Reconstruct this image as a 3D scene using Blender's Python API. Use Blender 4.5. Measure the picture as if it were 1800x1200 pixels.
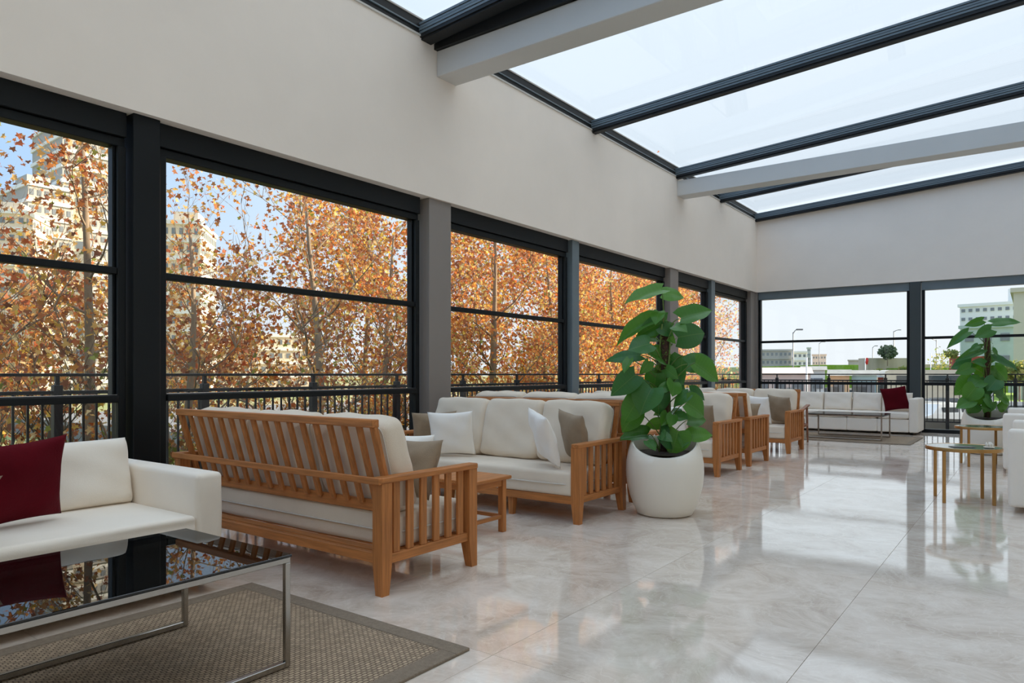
import bpy, math, random
import numpy as np
from mathutils import Vector, Matrix
R = random.Random(7)
NP = np.random.default_rng(11)
rad = math.radians
for o in list(bpy.data.objects): bpy.data.objects.remove(o)
SC = bpy.context.scene
COL = SC.collection

# ------------------------------------------------------------------ camera
CAMH = 1.15; F = 1243.0; HZ = 657.0
ANG = math.atan(920 / 1243)
CA, SA = math.cos(ANG), math.sin(ANG)
cd = bpy.data.cameras.new('camera'); cam = bpy.data.objects.new('camera', cd); COL.objects.link(cam)
cam.location = (0, 0, CAMH); cam.rotation_euler = (rad(90), 0, ANG)
cd.sensor_width = 36; cd.lens = F / 1800 * 36; cd.shift_y = (HZ - 600) / 1800; cd.clip_end = 3000
cd.clip_start = .05
SC.camera = cam

# ------------------------------------------------------------------ light
SUN_AZ = Vector((.65, .76, 0)).normalized(); SUN_EL = rad(22)
W = bpy.data.worlds.new('sky'); SC.world = W; W.use_nodes = True
nt = W.node_tree; nt.nodes.clear()
def wn(t, **k):
    n = nt.nodes.new(t)
    for a, b in k.items(): setattr(n, a, b)
    return n
tc = wn('ShaderNodeTexCoord'); sep = wn('ShaderNodeSeparateXYZ'); nt.links.new(tc.outputs['Generated'], sep.inputs[0])
dot = wn('ShaderNodeVectorMath', operation='DOT_PRODUCT'); nt.links.new(tc.outputs['Generated'], dot.inputs[0])
sd = SUN_AZ * math.cos(SUN_EL) + Vector((0, 0, math.sin(SUN_EL))); dot.inputs[1].default_value = sd
mr = wn('ShaderNodeMapRange', interpolation_type='SMOOTHSTEP'); nt.links.new(dot.outputs['Value'], mr.inputs[0])
mr.inputs[1].default_value = -.55; mr.inputs[2].default_value = .45
m1 = wn('ShaderNodeMix', data_type='RGBA'); nt.links.new(mr.outputs[0], m1.inputs[0])
m1.inputs[6].default_value = (.36, .60, .95, 1); m1.inputs[7].default_value = (.80, .91, 1.0, 1)
hz = wn('ShaderNodeMapRange', interpolation_type='SMOOTHSTEP'); nt.links.new(sep.outputs[2], hz.inputs[0])
hz.inputs[1].default_value = -.02; hz.inputs[2].default_value = .26; hz.inputs[3].default_value = 1; hz.inputs[4].default_value = 0
m2 = wn('ShaderNodeMix', data_type='RGBA'); nt.links.new(hz.outputs[0], m2.inputs[0]); nt.links.new(m1.outputs[2], m2.inputs[6])
m2.inputs[7].default_value = (.84, .89, .94, 1)
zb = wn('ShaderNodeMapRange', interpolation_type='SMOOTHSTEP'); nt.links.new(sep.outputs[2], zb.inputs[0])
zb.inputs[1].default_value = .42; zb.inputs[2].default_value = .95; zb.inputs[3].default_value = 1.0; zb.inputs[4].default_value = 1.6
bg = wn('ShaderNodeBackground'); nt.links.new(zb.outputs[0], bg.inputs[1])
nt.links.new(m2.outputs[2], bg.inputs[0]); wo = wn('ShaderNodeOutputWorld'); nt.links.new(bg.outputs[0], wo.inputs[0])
sl = bpy.data.lights.new('sun', 'SUN'); sl.energy = 9.0; sl.angle = rad(.6); sl.color = (1, .84, .62)
so = bpy.data.objects.new('sun', sl); COL.objects.link(so); so.rotation_euler = (-sd).to_track_quat('-Z', 'Y').to_euler()
so.location = (30, 20, 30)
VS = SC.view_settings; VS.view_transform = 'Standard'; VS.look = 'None'; VS.gamma = 1; VS.exposure = 0.15; VS.use_curve_mapping = False
SC.cycles.diffuse_bounces = 8; SC.cycles.max_bounces = 16; SC.cycles.transparent_max_bounces = 24
SC.cycles.sample_clamp_indirect = 6

# ------------------------------------------------------------------ materials
def lin(c):
    return tuple(((v / 255) / 12.92 if v / 255 <= .04045 else ((v / 255 + .055) / 1.055) ** 2.4) for v in c)
MATS = {}
def mat(name, rgb, rough=.6, metal=0, noise=None, bump=None, coat=0, sheen=0, spec=.5, coords='Object', emis=None):
    """noise=(scale, amount, stretch xyz); bump=(scale, strength, stretch)"""
    m = bpy.data.materials.new(name); m.use_nodes = True; t = m.node_tree; b = t.nodes['Principled BSDF']
    c = lin(rgb)
    b.inputs['Base Color'].default_value = (*c, 1); b.inputs['Roughness'].default_value = rough; b.inputs['Metallic'].default_value = metal
    b.inputs['Coat Weight'].default_value = coat; b.inputs['Sheen Weight'].default_value = sheen
    b.inputs['Specular IOR Level'].default_value = spec
    if noise or bump:
        tcn = t.nodes.new('ShaderNodeTexCoord')
        if coords == 'World':
            g = t.nodes.new('ShaderNodeNewGeometry'); src = g.outputs['Position']
        else: src = tcn.outputs['Object']
        oi = t.nodes.new('ShaderNodeObjectInfo'); mu = t.nodes.new('ShaderNodeMath'); mu.operation = 'MULTIPLY'; mu.inputs[1].default_value = 37
        t.links.new(oi.outputs['Random'], mu.inputs[0])
        va = t.nodes.new('ShaderNodeVectorMath'); va.operation = 'ADD'; t.links.new(src, va.inputs[0]); t.links.new(mu.outputs[0], va.inputs[1])
    if noise:
        sc, amt, st = noise
        mp = t.nodes.new('ShaderNodeVectorMath'); mp.operation = 'MULTIPLY'; mp.inputs[1].default_value = st; t.links.new(va.outputs[0], mp.inputs[0])
        n = t.nodes.new('ShaderNodeTexNoise'); n.inputs['Scale'].default_value = sc; n.inputs['Detail'].default_value = 5; n.inputs['Roughness'].default_value = .6
        t.links.new(mp.outputs[0], n.inputs['Vector'])
        r = t.nodes.new('ShaderNodeMapRange'); t.links.new(n.outputs['Fac'], r.inputs[0]); r.inputs[1].default_value = .3; r.inputs[2].default_value = .7
        r.inputs[3].default_value = 1 - amt; r.inputs[4].default_value = 1 + amt
        x = t.nodes.new('ShaderNodeVectorMath'); x.operation = 'SCALE'; x.inputs[0].default_value = c; t.links.new(r.outputs[0], x.inputs['Scale'])
        t.links.new(x.outputs[0], b.inputs['Base Color'])
    if bump:
        sc, strg, st = bump
        mp = t.nodes.new('ShaderNodeVectorMath'); mp.operation = 'MULTIPLY'; mp.inputs[1].default_value = st; t.links.new(va.outputs[0], mp.inputs[0])
        n = t.nodes.new('ShaderNodeTexNoise'); n.inputs['Scale'].default_value = sc; n.inputs['Detail'].default_value = 3
        t.links.new(mp.outputs[0], n.inputs['Vector'])
        bp = t.nodes.new('ShaderNodeBump'); bp.inputs['Strength'].default_value = strg; bp.inputs['Distance'].default_value = .01
        t.links.new(n.outputs['Fac'], bp.inputs['Height']); t.links.new(bp.outputs[0], b.inputs['Normal'])
    MATS[name] = m
    return m
one = (1, 1, 1)
TEAK = (178, 114, 62)
mat('teak_x', TEAK, .48, spec=.3, noise=(9, .30, (.35, 6, 6)), bump=(60, .06, (.2, 4, 4)))
mat('teak_y', TEAK, .48, spec=.3, noise=(9, .30, (6, .35, 6)), bump=(60, .06, (4, .2, 4)))
mat('teak_z', TEAK, .48, spec=.3, noise=(9, .30, (6, 6, .35)), bump=(60, .06, (4, 4, .2)))
mat('walnut', (140, 88, 58), .45, noise=(9, .2, (3, 3, .5)))
mat('cream', (224, 209, 189), .9, sheen=.2, noise=(5, .03, one), bump=(260, .25, one))
mat('white_linen', (244, 239, 231), .9, sheen=.2, noise=(5, .02, one), bump=(260, .22, one))
mat('white_fab', (238, 228, 214), .85, sheen=.15, noise=(4, .02, one), bump=(300, .15, one))
mat('taupe', (150, 130, 106), .9, sheen=.1, noise=(14, .08, one), bump=(240, .35, one))
mat('piping', (206, 199, 188), .9)
mat('burgundy', (90, 5, 20), .85, spec=.15, noise=(6, .10, one), bump=(90, .25, one))
mat('dark_frame', (13, 17, 19), .45, spec=.28, noise=(3, .06, one))
mat('rafter', (104, 116, 122), .38, noise=(3, .06, one))
mat('window_post', (58, 66, 68), .4, noise=(3, .06, one))
mat('gasket', (14, 15, 16), .55)
mat('seal', (196, 192, 184), .5)
mat('post_gray', (138, 130, 124), .6, noise=(2, .03, one))
mat('beam_gray', (204, 203, 199), .55, noise=(1.5, .03, one))
mat('plaster', (241, 230, 218), .85, noise=(.9, .035, one), bump=(14, .12, one), coords='World')
mat('wall_other', (246, 236, 220), .85, noise=(.9, .03, one), coords='World')
mat('pot_white', (232, 224, 210), .38, noise=(3, .012, one), bump=(30, .04, one))
mat('soil', (52, 40, 30), .95, noise=(30, .4, one), bump=(60, .8, one))
mat('moss_pole', (74, 50, 34), .95, noise=(40, .4, one), bump=(90, 1, one))
mat('moss', (86, 116, 38), .8, noise=(40, .3, one))
mat('stem', (96, 120, 52), .5)
mat('chrome', (176, 172, 166), .24, 1)
mat('brass', (182, 142, 90), .28, 1, noise=(20, .06, one))
mat('stone_top', (112, 116, 104), .18, noise=(7, .25, one), coat=.3)
mat('leaflet', (86, 88, 88), .5)
mat('rail_metal', (44, 44, 48), .45, .2)
mat('deck', (150, 146, 138), .8, noise=(2, .1, one), coords='World')
mat('foot', (26, 24, 24), .5)
mat('bark', (150, 132, 112), .9, noise=(5, .35, (1, 1, .4)), bump=(12, .6, one))
mat('bark_dark', (86, 76, 58), .95, noise=(8, .4, (1, 1, .4)), bump=(12, .8, one))
mat('concrete', (176, 170, 158), .9, noise=(.6, .08, one), coords='World')
mat('bld_cream', (226, 208, 184), .85, noise=(.2, .05, one))
mat('beige_plain', (196, 190, 172), .85, noise=(.2, .05, one))
mat('bld_gray', (168, 166, 162), .85, noise=(.2, .05, one))
mat('bld_white', (232, 232, 228), .85, noise=(.2, .03, one))
mat('bld_pink', (216, 196, 188), .85, noise=(.2, .03, one))
mat('net_green', (176, 190, 184), .8, noise=(.3, .08, (1, 1, .3)))  # netting green paled, distance haze put into the colour
mat('window_dark', (120, 126, 132), .2)
mat('tan_wall', (188, 176, 156), .9, noise=(.3, .12, (3, 1, .3)))
mat('shed_tan', (204, 178, 146), .8, noise=(1, .1, one))
mat('shed_blue', (172, 202, 206), .7, noise=(1, .06, one))
mat('roof_gray', (150, 152, 150), .7, noise=(2, .2, one))
mat('lamp_metal', (120, 122, 124), .5, .3)
mat('white_paint', (238, 238, 236), .4)
mat('red', (206, 44, 44), .6)
mat('red_roof', (168, 76, 60), .8, noise=(3, .2, one))
mat('blue_box', (46, 96, 172), .5)
mat('hedge_green', (96, 112, 66), .9)
mat('car_glass', (70, 78, 84), .12)
mat('tyre', (24, 24, 24), .8)
for n_, c_ in (('car_silver', (178, 180, 182)), ('car_beige', (206, 192, 170)), ('car_white', (232, 232, 230)), ('car_dark', (60, 64, 72)), ('car_red', (150, 50, 40))):
    mat(n_, c_, .3, coat=.6)

def floor_mat():
    m = bpy.data.materials.new('marble'); m.use_nodes = True; t = m.node_tree; b = t.nodes['Principled BSDF']; L = t.links.new
    g = t.nodes.new('ShaderNodeNewGeometry'); oi = t.nodes.new('ShaderNodeObjectInfo')
    mu = t.nodes.new('ShaderNodeMath'); mu.operation = 'MULTIPLY'; mu.inputs[1].default_value = 53; L(oi.outputs['Random'], mu.inputs[0])
    va = t.nodes.new('ShaderNodeVectorMath'); va.operation = 'ADD'; L(g.outputs['Position'], va.inputs[0]); L(mu.outputs[0], va.inputs[1])
    n1 = t.nodes.new('ShaderNodeTexNoise'); n1.inputs['Scale'].default_value = 2.4; n1.inputs['Detail'].default_value = 9; n1.inputs['Roughness'].default_value = .74; n1.inputs['Distortion'].default_value = 1.0
    L(va.outputs[0], n1.inputs['Vector'])
    cr = t.nodes.new('ShaderNodeValToRGB'); L(n1.outputs['Fac'], cr.inputs[0])
    e = cr.color_ramp.elements
    e[0].position = .28; e[0].color = (*lin((184, 166, 150)), 1); e[1].position = .74; e[1].color = (*lin((238, 228, 216)), 1)
    k = e.new(.45); k.color = (*lin((212, 197, 182)), 1); k = e.new(.58); k.color = (*lin((226, 213, 200)), 1)
    # light veins
    n2 = t.nodes.new('ShaderNodeTexNoise'); n2.inputs['Scale'].default_value = 4.2; n2.inputs['Detail'].default_value = 7; n2.inputs['Distortion'].default_value = 1.8
    L(va.outputs[0], n2.inputs['Vector'])
    s = t.nodes.new('ShaderNodeMath'); s.operation = 'SUBTRACT'; s.inputs[1].default_value = .5; L(n2.outputs['Fac'], s.inputs[0])
    a = t.nodes.new('ShaderNodeMath'); a.operation = 'ABSOLUTE'; L(s.outputs[0], a.inputs[0])
    r = t.nodes.new('ShaderNodeMapRange'); L(a.outputs[0], r.inputs[0]); r.inputs[1].default_value = 0; r.inputs[2].default_value = .022; r.inputs[3].default_value = .38; r.inputs[4].default_value = 0
    mx = t.nodes.new('ShaderNodeMix'); mx.data_type = 'RGBA'; L(r.outputs[0], mx.inputs[0]); L(cr.outputs[0], mx.inputs[6]); mx.inputs[7].default_value = (*lin((238, 229, 217)), 1)
    L(mx.outputs[2], b.inputs['Base Color'])
    n3 = t.nodes.new('ShaderNodeTexNoise'); n3.inputs['Scale'].default_value = 3; n3.inputs['Detail'].default_value = 4; L(g.outputs['Position'], n3.inputs['Vector'])
    rr = t.nodes.new('ShaderNodeMapRange'); L(n3.outputs['Fac'], rr.inputs[0]); rr.inputs[3].default_value = .03; rr.inputs[4].default_value = .09
    L(rr.outputs[0], b.inputs['Roughness']); b.inputs['IOR'].default_value = 1.8; b.inputs['Specular IOR Level'].default_value = .6
    bp = t.nodes.new('ShaderNodeBump'); bp.inputs['Strength'].default_value = .06; bp.inputs['Distance'].default_value = .002
    n4 = t.nodes.new('ShaderNodeTexNoise'); n4.inputs['Scale'].default_value = 6; L(g.outputs['Position'], n4.inputs['Vector'])
    L(n4.outputs['Fac'], bp.inputs['Height']); L(bp.outputs[0], b.inputs['Normal'])
    MATS['marble'] = m
floor_mat()
mat('grout', (162, 150, 136), .8)

def glass_mat(name, tint, ior=1.45, extra=0.0, rough=0.0, extra_mat=None):
    m = bpy.data.materials.new(name); m.use_nodes = True; t = m.node_tree; t.nodes.clear(); L = t.links.new
    tr = t.nodes.new('ShaderNodeBsdfTransparent'); tr.inputs[0].default_value = (*tint, 1)
    gl = t.nodes.new('ShaderNodeBsdfGlossy'); gl.inputs['Roughness'].default_value = rough
    lw = t.nodes.new('ShaderNodeLayerWeight'); lw.inputs[0].default_value = .5
    pw = t.nodes.new('ShaderNodeMath'); pw.operation = 'POWER'; pw.inputs[1].default_value = 4.0; L(lw.outputs['Facing'], pw.inputs[0])
    fr = t.nodes.new('ShaderNodeMapRange'); L(pw.outputs[0], fr.inputs[0]); fr.inputs[3].default_value = ((ior - 1) / (ior + 1)) ** 2; fr.inputs[4].default_value = extra
    mx = t.nodes.new('ShaderNodeMixShader'); L(fr.outputs[0], mx.inputs[0]); L(tr.outputs[0], mx.inputs[1]); L(gl.outputs[0], mx.inputs[2])
    o = t.nodes.new('ShaderNodeOutputMaterial'); L(mx.outputs[0], o.inputs[0]); MATS[name] = m
glass_mat('pane_glass', (.985, .99, .985), 1.3, .45)
glass_mat('roof_glass', (.985, .99, 1.0), 1.25, .35)
glass_mat('table_glass', (.16, .17, .18), 1.7, .62)

def rug_mat(name, cell, c1, c2):
    m = bpy.data.materials.new(name); m.use_nodes = True; t = m.node_tree; b = t.nodes['Principled BSDF']; L = t.links.new
    tcn = t.nodes.new('ShaderNodeTexCoord')
    mp = t.nodes.new('ShaderNodeMapping'); mp.inputs['Rotation'].default_value = (0, 0, rad(90)); L(tcn.outputs['Object'], mp.inputs[0])
    br = t.nodes.new('ShaderNodeTexBrick'); L(mp.outputs[0], br.inputs[0]); br.offset = .5
    br.inputs['Color1'].default_value = (*lin(c1), 1); br.inputs['Color2'].default_value = (*lin(tuple(int(v * .84) for v in c1)), 1); br.inputs['Mortar'].default_value = (*lin(c2), 1)
    br.inputs['Scale'].default_value = 1; br.inputs['Brick Width'].default_value = cell * 1.5; br.inputs['Row Height'].default_value = cell; br.inputs['Mortar Size'].default_value = cell * .17; br.inputs['Mortar Smooth'].default_value = .6
    n = t.nodes.new('ShaderNodeTexNoise'); n.inputs['Scale'].default_value = 150; L(tcn.outputs['Object'], n.inputs['Vector'])
    r = t.nodes.new('ShaderNodeMapRange'); L(n.outputs['Fac'], r.inputs[0]); r.inputs[3].default_value = .78; r.inputs[4].default_value = 1.2
    x = t.nodes.new('ShaderNodeVectorMath'); x.operation = 'SCALE'; L(br.outputs['Color'], x.inputs[0]); L(r.outputs[0], x.inputs['Scale'])
    L(x.outputs[0], b.inputs['Base Color']); b.inputs['Roughness'].default_value = .95
    bp = t.nodes.new('ShaderNodeBump'); bp.invert = True; bp.inputs['Strength'].default_value = .8; bp.inputs['Distance'].default_value = .004
    L(br.outputs['Fac'], bp.inputs['Height']); L(bp.outputs[0], b.inputs['Normal']); MATS[name] = m
rug_mat('rug_weave', .017, (190, 166, 138), (98, 80, 64))
mat('rug_border', (140, 124, 106), .95, noise=(60, .15, one), bump=(260, .7, one))

def leaf_mat(name, attr=None, rgb=(60, 110, 40), transl=.35, rough=.45, spread=.25):
    m = bpy.data.materials.new(name); m.use_nodes = True; t = m.node_tree; b = t.nodes['Principled BSDF']; L = t.links.new
    o = t.nodes['Material Output']
    tl = t.nodes.new('ShaderNodeBsdfTranslucent'); mx = t.nodes.new('ShaderNodeMixShader'); mx.inputs[0].default_value = transl
    b.inputs['Roughness'].default_value = rough
    if attr:
        a = t.nodes.new('ShaderNodeAttribute'); a.attribute_name = attr; csrc = a.outputs['Color']
        L(csrc, b.inputs['Base Color']); L(csrc, tl.inputs[0])
    else:
        oi = t.nodes.new('ShaderNodeObjectInfo'); r = t.nodes.new('ShaderNodeMapRange'); L(oi.outputs['Random'], r.inputs[0]); r.inputs[3].default_value = 1 - spread; r.inputs[4].default_value = 1 + spread * 1.3
        cr = t.nodes.new('ShaderNodeValToRGB'); L(oi.outputs['Random'], cr.inputs[0]); c = lin(rgb)
        cr.color_ramp.elements[0].color = (c[0] * .75, c[1] * .8, c[2] * 1.3, 1); cr.color_ramp.elements[1].color = (c[0] * 1.7, c[1] * 1.35, c[2] * .7, 1)
        tcn = t.nodes.new('ShaderNodeTexCoord'); n = t.nodes.new('ShaderNodeTexNoise'); n.inputs['Scale'].default_value = 3; L(tcn.outputs['Object'], n.inputs['Vector'])
        # vein pattern along v : wave across leaf
        wv = t.nodes.new('ShaderNodeTexWave'); wv.inputs['Scale'].default_value = 3.2; wv.inputs['Distortion'].default_value = 1; wv.bands_direction = 'Y'; L(tcn.outputs['Object'], wv.inputs[0])
        ad = t.nodes.new('ShaderNodeMapRange'); L(wv.outputs['Fac'], ad.inputs[0]); ad.inputs[3].default_value = .97; ad.inputs[4].default_value = 1.03
        x = t.nodes.new('ShaderNodeVectorMath'); x.operation = 'SCALE'; L(cr.outputs[0], x.inputs[0]); L(ad.outputs[0], x.inputs['Scale'])
        sx = t.nodes.new('ShaderNodeSeparateXYZ'); L(tcn.outputs['Object'], sx.inputs[0]); ab = t.nodes.new('ShaderNodeMath'); ab.operation = 'ABSOLUTE'; L(sx.outputs[0], ab.inputs[0])
        mrb = t.nodes.new('ShaderNodeMapRange'); L(ab.outputs[0], mrb.inputs[0]); mrb.inputs[1].default_value = 0; mrb.inputs[2].default_value = .02; mrb.inputs[3].default_value = .35; mrb.inputs[4].default_value = 0
        mxc = t.nodes.new('ShaderNodeMix'); mxc.data_type = 'RGBA'; L(mrb.outputs[0], mxc.inputs[0]); L(x.outputs[0], mxc.inputs[6]); mxc.inputs[7].default_value = (.22, .34, .12, 1)
        csrc = mxc.outputs[2]; L(csrc, b.inputs['Base Color'])
        y = t.nodes.new('ShaderNodeVectorMath'); y.operation = 'MULTIPLY'; L(csrc, y.inputs[0]); y.inputs[1].default_value = (1.6, 1.5, .6); L(y.outputs[0], tl.inputs[0])
    L(b.outputs[0], mx.inputs[1]); L(tl.outputs[0], mx.inputs[2]); L(mx.outputs[0], o.inputs[0]); MATS[name] = m
leaf_mat('autumn', 'lc', transl=.5, rough=.6)
leaf_mat('plant_leaf', None, (62, 118, 50), .32, .33)

def ground_mat():
    m = bpy.data.materials.new('ground'); m.use_nodes = True; t = m.node_tree; b = t.nodes['Principled BSDF']; L = t.links.new
    g = t.nodes.new('ShaderNodeNewGeometry'); n = t.nodes.new('ShaderNodeTexNoise'); n.inputs['Scale'].default_value = .05; n.inputs['Detail'].default_value = 6; L(g.outputs['Position'], n.inputs['Vector'])
    cr = t.nodes.new('ShaderNodeValToRGB'); L(n.outputs['Fac'], cr.inputs[0]); e = cr.color_ramp.elements
    e[0].position = .40; e[0].color = (*lin((126, 142, 72)), 1); e[1].position = .6; e[1].color = (*lin((176, 158, 124)), 1)
    L(cr.outputs[0], b.inputs['Base Color']); b.inputs['Roughness'].default_value = .95; MATS['ground'] = m
ground_mat()
mat('grass', (122, 152, 52), .95, noise=(3, .2, one), coords='World')
mat('asphalt', (128, 126, 124), .9, noise=(2, .12, one), coords='World')

# ------------------------------------------------------------------ mesh helpers
class MB:
    def __init__(s): s.v = []; s.f = []; s.m = []; s.smooth = False
    def add(s, vs, fs, mi=0):
        b = len(s.v); s.v += [tuple(v) for v in vs]; s.f += [tuple(i + b for i in f) for f in fs]; s.m += [mi] * len(fs); return s
    def box(s, x0, x1, y0, y1, z0, z1, M=None, mi=0, c=0):
        if x0 > x1: x0, x1 = x1, x0
        if y0 > y1: y0, y1 = y1, y0
        if z0 > z1: z0, z1 = z1, z0
        if c <= 0:
            vs = [Vector((x, y, z)) for x in (x0, x1) for y in (y0, y1) for z in (z0, z1)]
            fs = [(0, 1, 3, 2), (4, 6, 7, 5), (0, 4, 5, 1), (2, 3, 7, 6), (0, 2, 6, 4), (1, 5, 7, 3)]
        else:
            c = min(c, (x1 - x0) * .45, (y1 - y0) * .45, (z1 - z0) * .45)
            vs = []; idx = {}
            X = (x0, x1); Y = (y0, y1); Z = (z0, z1)
            for i in (0, 1):
                for j in (0, 1):
                    for k in (0, 1):
                        sx = c if i == 0 else -c; sy = c if j == 0 else -c; sz = c if k == 0 else -c
                        idx[i, j, k, 'x'] = len(vs); vs.append(Vector((X[i], Y[j] + sy, Z[k] + sz)))
                        idx[i, j, k, 'y'] = len(vs); vs.append(Vector((X[i] + sx, Y[j], Z[k] + sz)))
                        idx[i, j, k, 'z'] = len(vs); vs.append(Vector((X[i] + sx, Y[j] + sy, Z[k])))
            q = lambda i, j, k, a: idx[i, j, k, a]
            fs = []
            for i in (0, 1):
                fx = [q(i, 0, 0, 'x'), q(i, 1, 0, 'x'), q(i, 1, 1, 'x'), q(i, 0, 1, 'x')]; fs.append(fx if i else fx[::-1])
                fy = [q(0, i, 0, 'y'), q(1, i, 0, 'y'), q(1, i, 1, 'y'), q(0, i, 1, 'y')]; fs.append(fy[::-1] if i else fy)
                fz = [q(0, 0, i, 'z'), q(1, 0, i, 'z'), q(1, 1, i, 'z'), q(0, 1, i, 'z')]; fs.append(fz if i else fz[::-1])
            for i in (0, 1):
                for j in (0, 1):
                    f1 = [q(i, j, 0, 'x'), q(i, j, 1, 'x'), q(i, j, 1, 'y'), q(i, j, 0, 'y')]; fs.append(f1 if (i ^ j) else f1[::-1])
                    f2 = [q(i, 0, j, 'x'), q(i, 1, j, 'x'), q(i, 1, j, 'z'), q(i, 0, j, 'z')]; fs.append(f2[::-1] if (i ^ j) else f2)
                    f3 = [q(0, i, j, 'y'), q(1, i, j, 'y'), q(1, i, j, 'z'), q(0, i, j, 'z')]; fs.append(f3 if (i ^ j) else f3[::-1])
                    for k in (0, 1):
                        f4 = [q(i, j, k, 'x'), q(i, j, k, 'y'), q(i, j, k, 'z')]; fs.append(f4 if ((i + j + k) % 2) else f4[::-1])
        if M is not None: vs = [M @ v for v in vs]
        return s.add(vs, fs, mi)
    def hexa(s, bot, top, mi=0):
        """bot, top: 4 points CCW seen from above"""
        return s.add(list(bot) + list(top), [(3, 2, 1, 0), (4, 5, 6, 7), (0, 1, 5, 4), (1, 2, 6, 5), (2, 3, 7, 6), (3, 0, 4, 7)], mi)
    def bar(s, p, q, w, h, up=Vector((0, 0, 1)), mi=0, c=0):
        p = Vector(p); q = Vector(q); d = q - p; L = d.length; d.normalize()
        sd_ = d.cross(up); 
        if sd_.length < 1e-4: sd_ = d.cross(Vector((0, 1, 0)))
        sd_.normalize(); u = sd_.cross(d)
        M = Matrix((( sd_.x, d.x, u.x, p.x), (sd_.y, d.y, u.y, p.y), (sd_.z, d.z, u.z, p.z), (0, 0, 0, 1)))
        return s.box(-w / 2, w / 2, 0, L, -h / 2, h / 2, M, mi, c)
    def tube(s, pts, rs, n=8, cap=True, mi=0):
        pts = [Vector(p) for p in pts]
        if not hasattr(rs, '__len__'): rs = [rs] * len(pts)
        b = len(s.v); prev = None
        for i, p in enumerate(pts):
            d = (pts[min(i + 1, len(pts) - 1)] - pts[max(i - 1, 0)]).normalized()
            if prev is None:
                a = Vector((0, 0, 1)) if abs(d.z) < .9 else Vector((1, 0, 0)); x = d.cross(a).normalized()
            else: x = (prev - d * prev.dot(d)).normalized()
            prev = x; y = d.cross(x)
            for k in range(n):
                t = 2 * math.pi * k / n; s.v.append(tuple(p + (x * math.cos(t) + y * math.sin(t)) * rs[i]))
        for i in range(len(pts) - 1):
            for k in range(n):
                a_ = b + i * n + k; b_ = b + i * n + (k + 1) % n; s.f.append((a_, b_, b_ + n, a_ + n)); s.m.append(mi)
        if cap:
            s.f.append(tuple(b + k for k in range(n))[::-1]); s.m.append(mi)
            e = b + (len(pts) - 1) * n; s.f.append(tuple(e + k for k in range(n))); s.m.append(mi)
        return s
    def lathe(s, prof, n=48, c=(0, 0), mi=0):
        b = len(s.v)
        for r, z in prof:
            for k in range(n):
                t = 2 * math.pi * k / n; s.v.append((c[0] + r * math.cos(t), c[1] + r * math.sin(t), z))
        for i in range(len(prof) - 1):
            for k in range(n):
                a_ = b + i * n + k; b_ = b + i * n + (k + 1) % n; s.f.append((a_, b_, b_ + n, a_ + n)); s.m.append(mi)
        return s
    def mesh(s, name, mats, smooth=False, autos=None):
        me = bpy.data.meshes.new(name); me.from_pydata(s.v, [], s.f)
        if isinstance(mats, str): mats = [mats]
        for m in mats: me.materials.append(MATS[m])
        if len(mats) > 1: me.polygons.foreach_set('material_index', s.m)
        if smooth:
            me.polygons.foreach_set('use_smooth', [True] * len(me.polygons))
            if autos: me.set_sharp_from_angle(angle=rad(autos))
        me.update(); return me
    def obj(s, name, mats, parent=None, smooth=False, autos=None, loc=None):
        return link(name, s.mesh(name, mats, smooth, autos), parent, loc)
def link(name, me, parent=None, loc=None):
    o = bpy.data.objects.new(name, me); COL.objects.link(o)
    if parent is not None: o.parent = parent
    if loc is not None: o.location = loc
    return o
def bx(name, m, x0, x1, y0, y1, z0, z1, parent=None, c=0): return MB().box(x0, x1, y0, y1, z0, z1, None, 0, c).obj(name, m, parent)
def tag(o, label=None, cat=None, group=None, kind=None):
    if label: o['label'] = label
    if cat: o['category'] = cat
    if group: o['group'] = group
    if kind: o['kind'] = kind
    return o
def thing(name, label, cat, loc=(0, 0, 0), rz=0, group=None):
    o = link(name, None); o.location = loc; o.rotation_euler = (0, 0, rz); o.empty_display_size = .1
    return tag(o, label, cat, group)
def struct(name, label=None):
    o = link(name, None); o.empty_display_size = .1; o['kind'] = 'structure'
    if label: o['label'] = label
    return o
def copy_tree(o, parent=None):
    c = o.copy(); COL.objects.link(c)
    if parent is not None: c.parent = parent
    for ch in o.children: copy_tree(ch, c)
    return c

# pixel helpers (photograph pixel -> real world point at a chosen distance / plane)
def at_d(u, v, d):
    r = (u - 900) * d / F; return Vector((r * CA - d * SA, r * SA + d * CA, CAMH - (v - HZ) * d / F))

# ------------------------------------------------------------------ room shell
XL, YB, XR, YF = -5.0, 15.95, 4.0, -3.6
TOP = 4.56; HEAD = 2.97; SL = .0636
rz_ = lambda x: TOP + .14 + SL * (x - XL)
# floor
fl = bx('floor', 'grout', -5.35, 4.3, -3.9, 16.15, -.25, -.004); tag(fl, 'polished beige grey marble slab floor', kind='structure')
TS = 1.04
tm = MB().box(-TS / 2 + .0009, TS / 2 - .0009, -TS / 2 + .0009, TS / 2 - .0009, -.0035, 0, None, 0, .0005).mesh('tile', 'marble')
nx0 = math.floor((-5.2 + .745) / TS); 
for i in range(-5, 5):
    for j in range(-4, 16):
        x0 = -.745 + i * TS; y0 = .2 + j * TS
        xa, xb, ya, yb = max(x0, -5.25), min(x0 + TS, 4.0), max(y0, -3.6), min(y0 + TS, 16.05)
        if xb - xa < .03 or yb - ya < .03: continue
        if xb - xa < TS - .01 or yb - ya < TS - .01:
            me = MB().box(-(xb - xa) / 2 + .0009, (xb - xa) / 2 - .0009, -(yb - ya) / 2 + .0009, (yb - ya) / 2 - .0009, -.0035, 0, None, 0, .001).mesh('tile', 'marble')
        else: me = tm
        link('tile', me, fl, ((xa + xb) / 2, (ya + yb) / 2, 0))
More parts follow.
